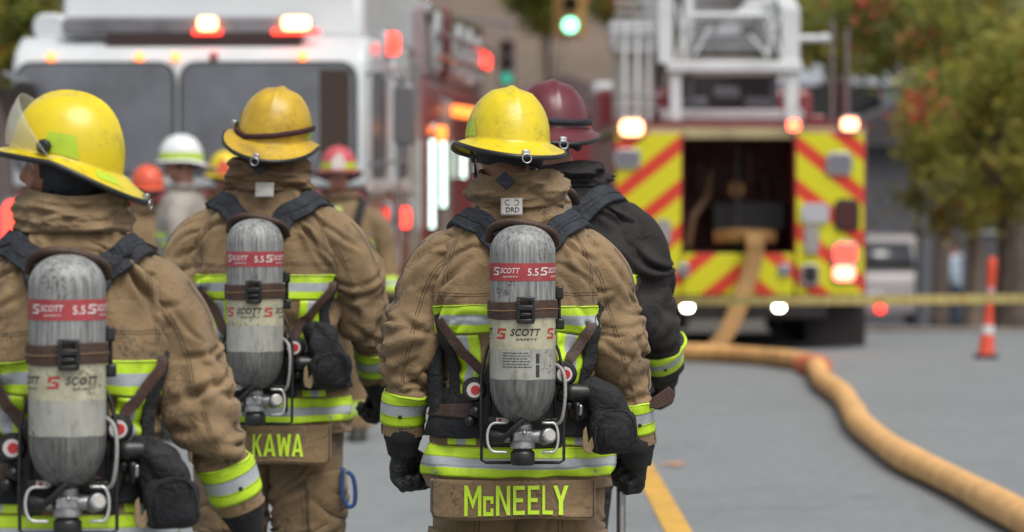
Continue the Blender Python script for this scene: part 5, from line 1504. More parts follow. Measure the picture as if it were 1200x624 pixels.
def ladder_truck():
    d = 36.0; k_ = 125.0
    root = empty('ladder_truck', (X(866, d), d, 0), R(0), 'ladder truck seen from behind with red and yellow chevrons and white ladder above', 'fire truck')
    x_ = lambda px: (px - 866) / k_
    z_ = lambda py: CAMH + (205 - py) / k_
    CL = stripe_chev('chevron_left', .41, -1); CRm = stripe_chev('chevron_right', .41, 1)
    # rear body as two side boxes, header and low panel round a deep opening
    mb = MB(); mb.bx(x_(718), x_(800), 0, 6.5, .52, 2.06); mb.build('side_body', M_RED, root, bevel=.02)
    mb = MB(); mb.bx(x_(930), x_(1015), 0, 6.5, .52, 2.06); mb.build('side_body', M_RED, root, bevel=.02)
    mb = MB(); mb.bx(x_(722), x_(798), -.014, -.002, z_(345), z_(156)); mb.build('chevron_panel', CL, root)
    mb = MB(); mb.bx(x_(933), x_(1012), -.014, -.002, z_(345), z_(156)); cr = mb.build('chevron_panel', CRm, root)
    mb = MB(); mb.bx(x_(718), x_(1015), .02, 6.4, z_(163), z_(150)); mb.build('header_beam', mat('header_tan', (.36, .30, .16), rough=.5, var=.3, vscale=4), root, bevel=.01)
    mb = MB(); mb.bx(x_(718), x_(1015), .03, 6.4, z_(150) + .003, z_(143)); mb.build('deck_edge', mat('deck_red_dark', (.20, .05, .05), rough=.5), root)
    mb = MB(); mb.bx(x_(800) + .002, x_(866), -.01, .35, z_(346), z_(298)); mb.build('low_panel', CL, root, bevel=.005)
    mb = MB(); mb.bx(x_(866) + .002, x_(930) - .002, -.01, .35, z_(346), z_(298)); mb.build('low_panel', CRm, root, bevel=.005)
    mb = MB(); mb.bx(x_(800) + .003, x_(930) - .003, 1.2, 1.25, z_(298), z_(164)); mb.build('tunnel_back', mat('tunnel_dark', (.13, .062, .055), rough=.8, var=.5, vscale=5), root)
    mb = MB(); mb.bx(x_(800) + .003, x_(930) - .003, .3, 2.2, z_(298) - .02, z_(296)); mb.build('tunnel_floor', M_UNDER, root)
    # things inside the opening
    mb = MB(); mb.bx(x_(838), x_(925), .5, 1.1, z_(272), z_(238)); mb.build('equipment_box', mat('box_black', (.012, .012, .014), rough=.6), root, bevel=.02)
    mb = MB(); mb.tube([(x_(808), .35, z_(290)), (x_(814), .35, z_(255)), (x_(832), .5, z_(230)), (x_(836), .5, z_(200))], .035, 8); mb.build('coiled_line', mat('line_ochre', (.11, .06, .03), rough=.8), root)
    mb = MB(); mb.lathe([(.02, -.02), (.075, -.02), (.085, 0), (.075, .02), (.02, .02)], 20, M=Matrix.Translation((x_(866), .45, z_(222))) @ Matrix.Rotation(R(90), 4, 'X')); mb.build('brass_coupling', mat('brass', (.24, .12, .04), rough=.4, metal=.6), root)
    for px, py, c in ((825, 190, .10), (885, 178, .12), (905, 205, .06), (850, 195, .06)):
        mb = MB(); mb.tube([(x_(px), .9, z_(py)), (x_(px), .9, z_(py + 36))], .04, 8); mb.build('tool_handle', mat('tool_%d' % int(c * 100), (c, c * .55, c * .5), rough=.6), root)
    mb = MB(); mb.bx(x_(864), x_(868), .25, .33, z_(298), z_(165)); mb.build('opening_post', M_UNDER, root)
    # underside, step, wheels
    mb = MB(); mb.bx(x_(800), x_(968), -.10, 1.2, .30, .505); mb.build('tail_step', M_UNDER, root, bevel=.02)
    mb = MB(); mb.bx(x_(745), x_(1000), .5, 7.5, .34, .52); mb.build('chassis', M_UNDER, root)
    for s in (-1, 1):
        wheel(root, s * .93, 2.0, .50, .52, .58); wheel(root, s * .93, 3.3, .50, .52, .58); wheel(root, s * 1.0, 8.6, .34, .52, .34)
        mb = MB(); mb.bx(s * .93 - .28, s * .93 + .28, .25, .28, .03, .42); mb.build('mud_flap', M_UNDER, root)
    # lamps
    rlamp('flashing_lamp', (x_(740), -.02, z_(150)), (.21, .14), L_WARM, root, M_CHROME)
    rlamp('flashing_lamp', (x_(995), -.02, z_(146)), (.15, .11), lamp_mat('warm_red', (1, .26, .12), 9), root, M_CHROME)
    rlamp('flashing_lamp', (x_(930), .02, z_(147)), (.11, .10), lamp_mat('red_orange', (1, .10, .04), 7), root, M_CHROME)
    rlamp('grey_lamp', (x_(735), -.02, z_(186)), (.21, .14), M_GREYL, root, M_CHROME)
    rlamp('grey_lamp', (x_(983), -.02, z_(192)), (.21, .17), M_GREYL, root, M_CHROME)
    rlamp('tail_light', (x_(990), -.02, z_(297)), (.21, .17), L_RED, root, M_CHROME, label='upper round glowing red tail light')
    rlamp('tail_light', (x_(989), -.02, z_(320)), (.19, .13), L_RED2, root, M_CHROME, label='lower overexposed tail light')
    rlamp('dark_lamp', (x_(992), -.02, z_(252)), (.20, .26), mat('lens_dark_red', (.06, .012, .012), rough=.4), root, M_GUT)
    rlamp('number_plate', (x_(955), -.016, z_(250)), (.26, .19), mat('plate_pale', (.42, .42, .46), rough=.5), root)
    rlamp('step_plate', (x_(951), -.016, z_(281)), (.14, .27), mat('plate_grey', (.30, .28, .27), rough=.5), root)
    rlamp('step_plate', (x_(777), -.016, z_(272)), (.15, .24), mat('plate_grey', (.30, .28, .27), rough=.5), root)
    rlamp('hose_outlet', (x_(949), -.03, z_(322)), (.13, .16), M_UNDER, root, M_CHROME)
    for px in (801, 919): rlamp('round_lamp', (x_(px), -.02, z_(316)), (.07, .07), M_GREYL, root, M_CHROME)
    for px in (805, 912): rlamp('backing_lamp', (x_(px), -.11, z_(359)), (.095, .085), L_FLOOD, root, M_UNDER)
    # left tower: control stand and stabiliser cabinet, white
    wt = mat('ladder_white', (.60, .62, .63), rough=.4, var=.1, vscale=4, dark=(.3, .31, .32), dscale=3, damt=.45)
    gr = mat('ladder_grey', (.22, .23, .25), rough=.5, var=.3, vscale=5)
    cm = mat('cabinet_cream', (.46, .45, .40), rough=.5, var=.12, vscale=4)
    mb = MB(); mb.bx(x_(716), x_(778), .4, 1.2, z_(58), z_(22)); mb.build('basket_side', wt, root, bevel=.03)
    mb = MB(); mb.bx(x_(722), x_(770), .5, 1.4, z_(142), z_(58) - .003); mb.build('cabinet', cm, root, bevel=.02)
    for px, w_ in ((733, .022), (748, .022), (762, .016)):
        mb = MB(); mb.tube([(x_(px), .34, z_(142)), (x_(px), .34, z_(26))], w_, 8); mb.build('rail_post', wt, root)
    for py in (40, 112, 126):
        mb = MB(); mb.tube([(x_(722), .33, z_(py)), (x_(778), .33, z_(py))], .014, 8); mb.build('rail_bar', gr, root)
    # turntable and the bedded ladder pointing away: nested sections, rungs, lattice
    mb = MB(); mb.bx(x_(775), x_(945), .3, 2.6, z_(142), z_(128)); mb.build('turntable', mat('turntable_pale', (.36, .34, .36), rough=.5, var=.25, vscale=5), root, bevel=.02)
    for px, w_ in ((793, .12), (930, .14)):
        mb = MB(); mb.prism([(x_(px) - w_ / 2, z_(142)), (x_(px) + w_ / 2, z_(142)), (x_(px) + w_ / 2 - .01, z_(78)), (x_(px) - w_ / 2 + .01, z_(78))], .28, .50, 'y'); mb.build('upright', wt, root, bevel=.015)
    mb = MB(); mb.bx(x_(782), x_(942), .24, .52, z_(84), z_(71)); mb.build('cross_beam', wt, root, bevel=.015)
    mb = MB(); mb.bx(x_(797), x_(925), 1.6, 1.66, z_(128), z_(84)); mb.build('painted_shade', mat('painted_shade', (.05, .04, .042), rough=.8, var=.4, vscale=6), root)  # dark sheet, its colour painted as the shade inside the opening
    for px, py in ((820, 116), (895, 116), (858, 104)):
        mb = MB(); mb.bx(x_(px) - .12, x_(px) + .12, .9, 1.2, z_(py + 10), z_(py - 4)); mb.build('winch_box', mat('winch_grey', (.26, .24, .27), rough=.5), root, bevel=.02)
    for px in (812, 912): 
        mb = MB(); mb.tube([(x_(px), .6, z_(128)), (x_(px), .6, z_(84))], .03, 8); mb.build('ram', gr, root)
    # ladder base section sides (trapezoid plates) and inner sections rising over the cab
    tilt = .18
    def lad(x0, x1, z0, z1, y0, y1, m, name='ladder_section'):
        mb = MB(); V = []
        for y, dz in ((y0, 0), (y1, (y1 - y0) * tilt)):
            V += [(x0, y, z0 + dz), (x1, y, z0 + dz), (x1, y, z1 + dz), (x0, y, z1 + dz)]
        mb.add(V, [(0, 3, 2, 1), (4, 5, 6, 7), (0, 1, 5, 4), (1, 2, 6, 5), (2, 3, 7, 6), (3, 0, 4, 7)]); return mb.build(name, m, root, bevel=.008)
    for x0, x1, z0, z1, y0 in ((x_(772), x_(790), z_(74), z_(-8), .30), (x_(918), x_(940), z_(74), z_(8), .32), (x_(806), x_(816), z_(66), z_(-20), .55), (x_(900), x_(912), z_(66), z_(-20), .6)):
        lad(x0, x1, z0, z1, y0, 9.5, wt)
    mb = MB(); mb.prism([(x_(835), z_(38)), (x_(868), z_(38)), (x_(912), z_(-4)), (x_(884), z_(-4))], .50, .58, 'y'); mb.build('brace_plate', wt, root, bevel=.01)
    for k in range(7):
        zz = z_(58 - k * 11); mb = MB(); mb.tube([(x_(722), .36, zz), (x_(768), .36, zz)], .012, 6); mb.build('cage_rung', wt, root)
    for k, (pa, pb, ya, yb) in enumerate(((795, 806, 70, 4), (806, 795, 70, 4), (900, 918, 66, 10), (918, 902, 66, 10), (815, 835, 64, 30), (880, 902, 40, 64))):
        mb = MB(); mb.tube([(x_(pa), .34, z_(ya)), (x_(pb), .36, z_(yb))], .016, 6); mb.build('cross_brace', wt, root)
    for px in (826, 842, 874, 890):
        mb = MB(); mb.tube([(x_(px), .46, z_(66)), (x_(px), .50, z_(20))], .010, 6); mb.build('guard_wire', gr, root)
    for k in range(16):
        y = .7 + k * .38; mb = MB(); mb.tube([(x_(812), y, z_(63) + (y - .6) * tilt), (x_(906), y, z_(63) + (y - .6) * tilt)], .022, 8); mb.build('rung', gr, root)
    for k in range(10):
        y = .55 + k * .8
        for s, px in ((0, 810), (1, 907)):
            mb = MB(); z0 = z_(64) + (y - .55) * tilt; mb.tube([(x_(px), y, z0), (x_(px), y + .4, z0 + .62), (x_(px), y + .8, z0 + .15)], .02, 6); mb.build('lattice', wt, root)
    for py in (46, 54, 62, 70):
        mb = MB(); mb.bx(x_(812), x_(905), .42, .50, z_(py + 2.6), z_(py - 2.2)); mb.build('step_plate', gr if py != 62 else M_UNDER, root, bevel=.004)
    mb = MB(); mb.tube([(x_(812), .45, z_(16)), (x_(906), .45, z_(16))], .03, 8); mb.build('top_rung', wt, root)
    mb = MB(); mb.tube([(x_(940), .6, z_(43)), (x_(972), .6, z_(43))], .035, 8); mb.ellipsoid((x_(972), .6, z_(43)), (.06, .06, .05), 12, 8); mb.build('outrigger_arm', wt, root)
    for px, t in ((983, 20), (1001, 30)):
        mb = MB(); mb.tube([(x_(px), .8, z_(146)), (x_(px), .8, z_(t))], .02, 8); mb.build('whip_post', mat('post_mauve', (.2, .15, .15), rough=.5), root)
    mb = MB(); mb.bx(x_(992), x_(1002), .9, 1.0, z_(146), z_(90)); mb.build('exhaust_stack', mat('stack_dark', (.09, .03, .03), rough=.5), root, bevel=.01)
    for px in (760, 960): 
        mb = MB(); mb.bx(x_(px) - .1, x_(px) + .1, .5, .9, z_(143) + .003, z_(134)); mb.build('deck_box', M_RED, root, bevel=.02)
    # cab far ahead
    mb = MB(); mb.bx(-1.2, 1.2, 6.6, 10.2, .45, 2.6); mb.build('cab', M_RED, root, bevel=.06)
    return root
ladder_truck()

# flat hose hanging out of the truck and the fat supply line on the road
M_HOSEF = mat('flat_hose_tan', (.27, .15, .05), rough=.8, var=.25, vscale=9, dark=(.16, .09, .04), dscale=5, damt=.4, bump=.2, bscale=60)
def xz(px, py, d): return (X(px, d), d, Zp(py, d))
def ribbon(path, w, th, side=(1, 0, 0)):
    rings = []
    for k, p in enumerate(path):
        t = (path[min(k + 1, len(path) - 1)] - path[max(0, k - 1)]).normalized(); s = Vector(side); s = (s - t * s.dot(t)).normalized(); n = t.cross(s)
        rings.append([p + s * (w / 2 * a) + n * th * b for a, b in ((-1, 0), (-.8, .5), (0, .6), (.8, .5), (1, 0), (.8, -.5), (0, -.6), (-.8, -.5))])
    mb = MB(); mb.loft(rings); return mb
pth = crom([xz(878, 272, 36.3), xz(884, 280, 35.85), xz(884, 300, 35.8), xz(876, 330, 35.74), xz(868, 352, 35.6), xz(858, 378, 35.3), xz(846, 398, 35.0), (X(832, 34.9), 34.9, .03), (X(815, 34.6), 34.6, .024)], 50)
tag(ribbon(pth, .17, .03).build('flat_hose', M_HOSEF), 'flat tan hose hanging out of the ladder truck opening down to the road', 'hose')
pth = crom([xz(838, 278, 36.28), xz(860, 276, 36.15), xz(885, 277, 36.1), xz(908, 278, 36.28)], 20)
tag(ribbon(pth, .12, .035, side=(0, 0, 1)).build('folded_hose', M_HOSEF), 'short folded loop of tan hose lying across the truck opening', 'hose')
HR = .080
def gp(px, py):
    dd = CAMH * FPX / (py - HOR); return (X(px, dd), dd, HR + .010)
# centreline points measured on the road
pts = [gp(640, 423.5), gp(760, 424), (gp(800, 425)), gp(850, 427), gp(900, 431), gp(935, 435.5), gp(955, 440), gp(962, 452), gp(966, 462), gp(990, 480), gp(999, 496), gp(1010, 516), gp(1045, 544), gp(1095, 572), gp(1150, 602), gp(1210, 636), gp(1300, 690), gp(1420, 770), (3.6, 9.5, HR + .01), (5.2, 6.0, HR + .01), (8.4, 4.5, HR + .01)]
hp = crom(pts, 300)
# drop tiny irregularities in
hp = [p + Vector((mnoise.noise(p * .6) * .02, 0, 0)) for p in hp]
M_HOSE = mat('supply_hose_orange', (.72, .41, .15), rough=.6, weave=.8, wscale=90, speck=.5, sscale=14, scol=(.2, .1, .05), var=.18, vscale=5, dark=(.38, .15, .055), dscale=2.4, damt=.55, bump=.25, bscale=50, stretch=(1, 1, 1))
mb = MB(); mb.tube(hp, [HR * (1 + .035 * math.sin(i * .21) + .05 * mnoise.noise(Vector((i * .11, 3, 1)))) for i in range(300)], 20, squash=.95)
hs_ = mb.build('supply_hose', M_HOSE, smooth=True); tag(hs_, 'thick orange supply hose snaking over the asphalt towards the ladder truck', 'hose')
cpl = gp(957, 442); mb = MB(); mb.tube([Vector(cpl) + Vector((-.10, .22, 0)), Vector(cpl) + Vector((0.0, 0, 0)), Vector(cpl) + Vector((.02, -.25, 0))], [HR * 1.12, HR * 1.2, HR * 1.12], 18)
mb.build('hose_coupling', mat('coupling_orange', (.62, .17, .07), rough=.5), hs_)

# barrier tape from the engine to a post out of frame
M_TAPE = stripe_mat('barrier_tape', [(.12, (.62, .56, .22)), (.16, (.55, .42, .12)), (.30, (.62, .56, .22)), (.34, (.50, .30, .1)), (.5, (.60, .50, .2)), (.56, (.62, .56, .22)), (.7, (.52, .34, .12)), (.8, (.62, .56, .22)), (1.01, (.60, .52, .2))], axis='u', rough=.4)
pth = crom([(X(560, 33), 33.0, .78), (X(700, 31.0), 31.0, Zp(349, 31)), (X(790, 29.8), 29.8, Zp(352.5, 29.8)), (X(1000, 28.6), 28.6, Zp(352, 28.6)), (X(1200, 27.4), 27.4, Zp(350, 27.4)), (X(1270, 27.0), 27.0, Zp(349, 27.0))], 90)
V = []; UV = []; F = []
for k, p in enumerate(pth):
    tw = .25 * math.sin(k * .13); h = .036
    V += [(p.x, p.y + tw * h, p.z + h), (p.x, p.y - tw * h, p.z - h)]; UV += [((k * .37) % 1.0, 0), ((k * .37) % 1.0, 1)]
F = [(2 * k, 2 * k + 2, 2 * k + 3, 2 * k + 1) for k in range(len(pth) - 1)]
tp_ = mesh_obj('barrier_tape', V, F, M_TAPE, None, fix=False, smooth=True, uv=UV); tag(tp_, 'yellow barrier tape stretched across the street at thigh height', 'tape')
mb = MB(); px_ = X(1270, 27); mb.tube([(px_, 27.05, 0), (px_, 27.05, 1.1)], .03, 12)
st = mb.build('tape_stanchion', M_GUT); tag(st, 'thin black post holding the end of the barrier tape', 'post')
mb = MB(); mb.lathe([(.001, .05), (.16, .05), (.19, .02), (.19, 0), (.001, 0)], 24, c=(px_, 27.05, .008)); mb.build('base', M_GUT, st)

# ------------------------------------------------------------------ slim traffic cone
d = 34.3; s_ = FPX / d; cx0 = X(1156, d)
cone = empty('traffic_cone', (cx0, d, .008), 0, 'slim orange traffic post with white bands standing near the kerb', 'traffic cone')
mb = MB(); mb.loft([[(x * k, y * k, z) for x, y in ((-.10, -.10), (.10, -.10), (.10, .10), (-.10, .10))] for k, z in ((1, 0), (1, .03), (.92, .04))]); mb.build('base', M_UNDER, cone, bevel=.01)
M_CONE = mat('cone_orange', (.66, .075, .035), rough=.5, var=.1, vscale=9)
mb = MB(); mb.lathe([(.078, .035), (.072, .05), (.050, .30), (.044, .34), (.036, .44), (.040, .70), (.045, .80), (.042, .88), (.026, .91), (.001, .91)], 28, M=Matrix.Rotation(R(3.5), 4, 'Y')); cb = mb.build('cone_body', M_CONE, cone, smooth=None)
for z0, z1, r0, r1 in ((.22, .30, .0600, .0515), (.58, .64, .0395, .0405)):
    mb = MB(); mb.lathe([(r0, z0), (r1, z1)], 28, M=Matrix.Rotation(R(3.5), 4, 'Y'), cap=False); mb.build('white_band', mat('band_white', (.6, .6, .6) if z0 < .5 else (.55, .35, .33), rough=.4) if z0 < .5 else mat('band_pink', (.55, .32, .30), rough=.4), cb, smooth=True)

# ------------------------------------------------------------------ parked wagon beyond the crest
def suv():
    d = 71.0; root = empty('parked_car', (X(1025, d), d, gz(0, d)), R(-3), 'silver grey estate car parked beyond the ladder truck, seen from behind', 'car')
    root.scale = (1.06,) * 3; bm_ = mat('car_silver', (.25, .225, .225), rough=.35, coat=.4, var=.08); W = .93
    mb = MB(); mb.prism([(0, .30), (4.5, .30), (4.6, .7), (4.5, .95), (3.4, 1.05), (.15, 1.05), (.02, .85)], -W, W, 'x'); mb.build('body', bm_, root, bevel=.06, seg=3)
    mb = MB()
    V = []
    for x, y, z in ((-W + .05, .16, 1.05), (W - .05, .16, 1.05), (W - .05, 3.3, 1.05), (-W + .05, 3.3, 1.05), (-W + .18, .38, 1.66), (W - .18, .38, 1.66), (W - .18, 2.5, 1.68), (-W + .18, 2.5, 1.68)): V.append((x, y, z))
    mb.add(V, [(0, 3, 2, 1), (4, 5, 6, 7), (0, 1, 5, 4), (1, 2, 6, 5), (2, 3, 7, 6), (3, 0, 4, 7)]); mb.build('roof', bm_, root, bevel=.05, seg=3)
    mb = MB(); mb.add([(-.72, .168, 1.10), (.72, .168, 1.10), (.64, .335, 1.55), (-.64, .335, 1.55)], [(0, 1, 2, 3)]); o = mb.build('rear_window', M_DGLASS, root); s = o.modifiers.new('s', 'SOLIDIFY'); s.thickness = .02; s.offset = 0
    for sx in (-1, 1):
        mb = MB(); mb.bx(sx * .80 - .09, sx * .80 + .09, -.01, .08, .72, 1.0); mb.build('tail_light', mat('tail_red_unlit', (.20, .03, .03), rough=.3), root, bevel=.02)
        for y in (.85, 3.6): wheel(root, sx * .82, y, .33, .33, .22)
    rlamp('number_plate', (0, -.005, .62), (.34, .16), mat('plate_white', (.5, .5, .5), rough=.5), root)
    mb = MB(); mb.bx(-.9, .9, -.08, .02, .32, .52); mb.build('bumper', mat('bumper_grey', (.22, .20, .20), rough=.5), root, bevel=.03)
    rlamp('red_lamp', (X(1026, d) - X(1020, d), -.1, Zp(363, d) - gz(0, d)), (.14, .14), L_RED, root)
suv()
# red rescue vehicle glimpsed between the trucks
def rescue():
    d = 58.0; g = gz(0, d); s = FPX / d
    root = empty('rescue_truck', (X(712, d), d, g), 0, 'red rescue truck with white roof box glimpsed just left of the ladder truck', 'truck')
    mb = MB(); mb.bx(-.85, 1.4, 0, 5, .5, Zp(128, d) - g); mb.build('body', M_RED, root, bevel=.06)
    mb = MB(); mb.bx(-.2, .6, .4, 3, Zp(127, d) - g, Zp(96, d) - g); mb.build('roof_box', M_WHITE, root, bevel=.05)
    for px in (684, 698): rlamp('red_lamp', (X(px, d) - X(712, d), -.01, Zp(158, d) - g), (.22, .13), lamp_mat('red_soft', (1, .12, .10), 3.2), root)
    for px in (676,): rlamp('red_lamp', (X(px, d) - X(712, d), -.01, Zp(158, d) - g), (.12, .1), lamp_mat('red_soft', (1, .12, .10), 3.2), root)
    mb = MB(); mb.prism(rrect(-.7, 1.2, Zp(150, d) - g, Zp(134, d) - g, .08), -.02, .01, 'y'); mb.build('rear_window', M_DGLASS, root)
    for sx in (-.6, 1.1): wheel(root, sx, .9, .45, .45, .3)
rescue()

# ------------------------------------------------------------------ traffic signals, masts
M_SIGY = mat('signal_housing_yellow', (.40, .23, .07), rough=.6, var=.2)
def signal(d, px, py, r, lit, label, plate=.0, hm=None):
    g = gz(0, d); z = Zp(py, d)
    root = empty('traffic_light', (X(px, d), d, z), 0, label, 'traffic light')
    mb = MB(); mb.prism(rrect(-r * 1.55, r * 1.55, -r * 1.5, r * 7.2, .05), -.10, .12, 'y'); mb.build('housing', hm or M_SIGY, root, bevel=.02)
    if plate:
        mb = MB(); mb.prism(rrect(-plate, plate, -plate * .75, r * 8.3, .05), .125, .14, 'y'); mb.build('backplate', M_SIGY, root)
    for k in range(3):
        Mq = Matrix.Translation((0, -.105, k * r * 2.9)) @ Matrix.Rotation(R(90), 4, 'X')
        mb = MB(); mb.lathe([(.001, .03), (r * .7, .02), (r, 0)], 22, M=Mq); ln = mb.build('lens', lit if k == 0 else mat('lens_off_%d' % k, (.05, .03, .01) if k == 1 else (.08, .01, .01), rough=.3), root)
        mb = MB(); V = []
        for t in range(17):
            a = R(-20 + 220 * t / 16); V += [(r * 1.12 * math.cos(a), -.10, k * r * 2.9 + r * 1.12 * math.sin(a)), (r * 1.12 * math.cos(a), -.32, k * r * 2.9 + r * 1.12 * math.sin(a) - .02)]
        mb.add(V, [(2 * t, 2 * t + 2, 2 * t + 3, 2 * t + 1) for t in range(16)]); hd = mb.build('hood', M_GUT, ln, smooth=True)
        q = hd.modifiers.new('s', 'SOLIDIFY'); q.thickness = .008
    mb = MB(); top = r * 7.2; mb.tube([(0, 0, top), (0, 0, top + .35)], .03, 8); mb.build('hanger', M_DALU, root)
    return z + top + .35
M_POLE = mat('pole_grey', (.13, .135, .15), rough=.5, metal=.4)
zt1 = signal(62, 668, 30, .115, L_GREEN, 'traffic light showing green in a tan housing, hanging high between the trucks', plate=.26)
zt2 = signal(92, 594, 92, .13, L_GREEN2, 'small far traffic light with a dim green lens above the middle helmet', hm=mat('housing_brown', (.13, .095, .085), rough=.7))
d = 62.0
mb = MB(); g = gz(0, d); mx_ = X(1083, d)
mb.tube([(mx_, d, g), (mx_, d, zt1 + .5)], [.15, .10], 16); po = mb.build('signal_mast', M_POLE); tag(po, 'tall grey steel pole standing behind the parked car', 'pole')
mb = MB(); mb.tube([(mx_, d, zt1 + .35), (X(640, d), d, zt1 + .05)], [.09, .05], 12); mb.build('mast_arm', M_POLE, po)
d = 92.0; mb = MB(); mb.tube([(X(480, d), d, gz(0, d)), (X(480, d), d, zt2 + .3), (X(600, d), d, zt2)], [.12, .09, .05], 12)
tag(mb.build('far_signal_mast', M_POLE), 'far mast and arm carrying the small green traffic light', 'pole')

# ------------------------------------------------------------------ hillside and buildings behind
M_HILL = mat('hillside', (0.155, 0.115, 0.09), rough=1.0, var=.45, vscale=.05, dark=(.05, .05, .028), dscale=.06, damt=.8)
def hill(x, y):
    t = max(0, (y - 115)) / 160
    return gz(x, y) + 46 * (t ** 1.15) * (1 + .25 * math.sin(x * .02 + 1)) + (3 * math.sin(x * .05) + 2 * math.sin(x * .13 + y * .05)) * min(1, t * 3)
sheet('hill', frange(-200, 200, 60), frange(112, 420, 40), hill, M_HILL, dz=-.3)
def house(name, x0, x1, y0, y1, z0, z1, m, rm, label, wins=(), winm=None):
    root = empty(name, ((x0 + x1) / 2, y0, z0), 0, label, 'building')
    ox, oy = (x0 + x1) / 2, y0
    mb = MB(); mb.bx(x0 - ox, x1 - ox, 0, y1 - y0, -1.5, z1 - z0); mb.build('wall', m, root)
    h = (z1 - z0); o = .4; mb = MB()
    mb.prism([(x0 - ox - o, h), (x1 - ox + o, h), (x1 - ox + o, h + .15), ((0), h + (x1 - x0) * .28), (x0 - ox - o, h + .15)], -o, y1 - y0 + o, 'y'); mb.build('roof', rm, root)
    for wx, wz, ww, wh in wins:
        mb = MB(); mb.bx(wx - ox - ww / 2, wx - ox + ww / 2, -.06, -.002, wz - z0 - wh / 2, wz - z0 + wh / 2); f = mb.build('window', mat('frame_white', (.5, .5, .5), rough=.5), root)
        mb = MB(); mb.bx(wx - ox - ww / 2 + .08, wx - ox + ww / 2 - .08, -.08, -.061, wz - z0 - wh / 2 + .08, wz - z0 + wh / 2 - .08); mb.build('pane', winm or M_DGLASS, f)
    return root
M_ROOF = mat('roof_dark', (.05, .045, .05), rough=.9)
d = 88; g = gz(0, d)
house('pale_house', X(930, d), X(1068, d), d, d + 9, g, Zp(100, d), mat('siding_pale_blue', (.52, .62, .66), rough=.8, var=.08), mat('roof_pale', (.48, .52, .58), rough=.8), 'pale blue house with a light roof showing through the trees at right',
      [(X(965, d), Zp(125, d), 1.0, 1.2), (X(1010, d), Zp(125, d), 1.0, 1.2), (X(1040, d), Zp(150, d), 1.0, 1.2)])
d = 80; g = gz(0, d)
house('grey_garage', X(985, d), X(1330, d), d, d + 5, g, Zp(172, d), mat('siding_dark', (.085, .082, .092), rough=.85, var=.15), M_ROOF, 'low dark grey building behind the parked car and the trees',
      [(X(1180, d), Zp(240, d), 1.3, 1.2)])
d = 112; g = gz(0, d)
house('brick_block', X(590, d), X(735, d), d, d + 12, g, Zp(128, d), mat('wall_mauve', (.16, .115, .105), rough=.9, var=.15, vscale=1), mat('roof_mauve', (.13, .095, .095), rough=.9), 'far reddish building at the foot of the hill between the trucks',
      [(X(610 + 28 * k, d), Zp(150, d), 1.1, 1.4) for k in range(4)])
house('long_hall', X(-60, d), X(560, d), d + 4, d + 16, g, Zp(60, d), mat('wall_brown', (.13, .10, .095), rough=.9, var=.15, vscale=1), M_ROOF, 'long dull brown building behind the fire engine',
      [(X(20 + 60 * k, d), Zp(130, d), 1.1, 1.4) for k in range(9)])

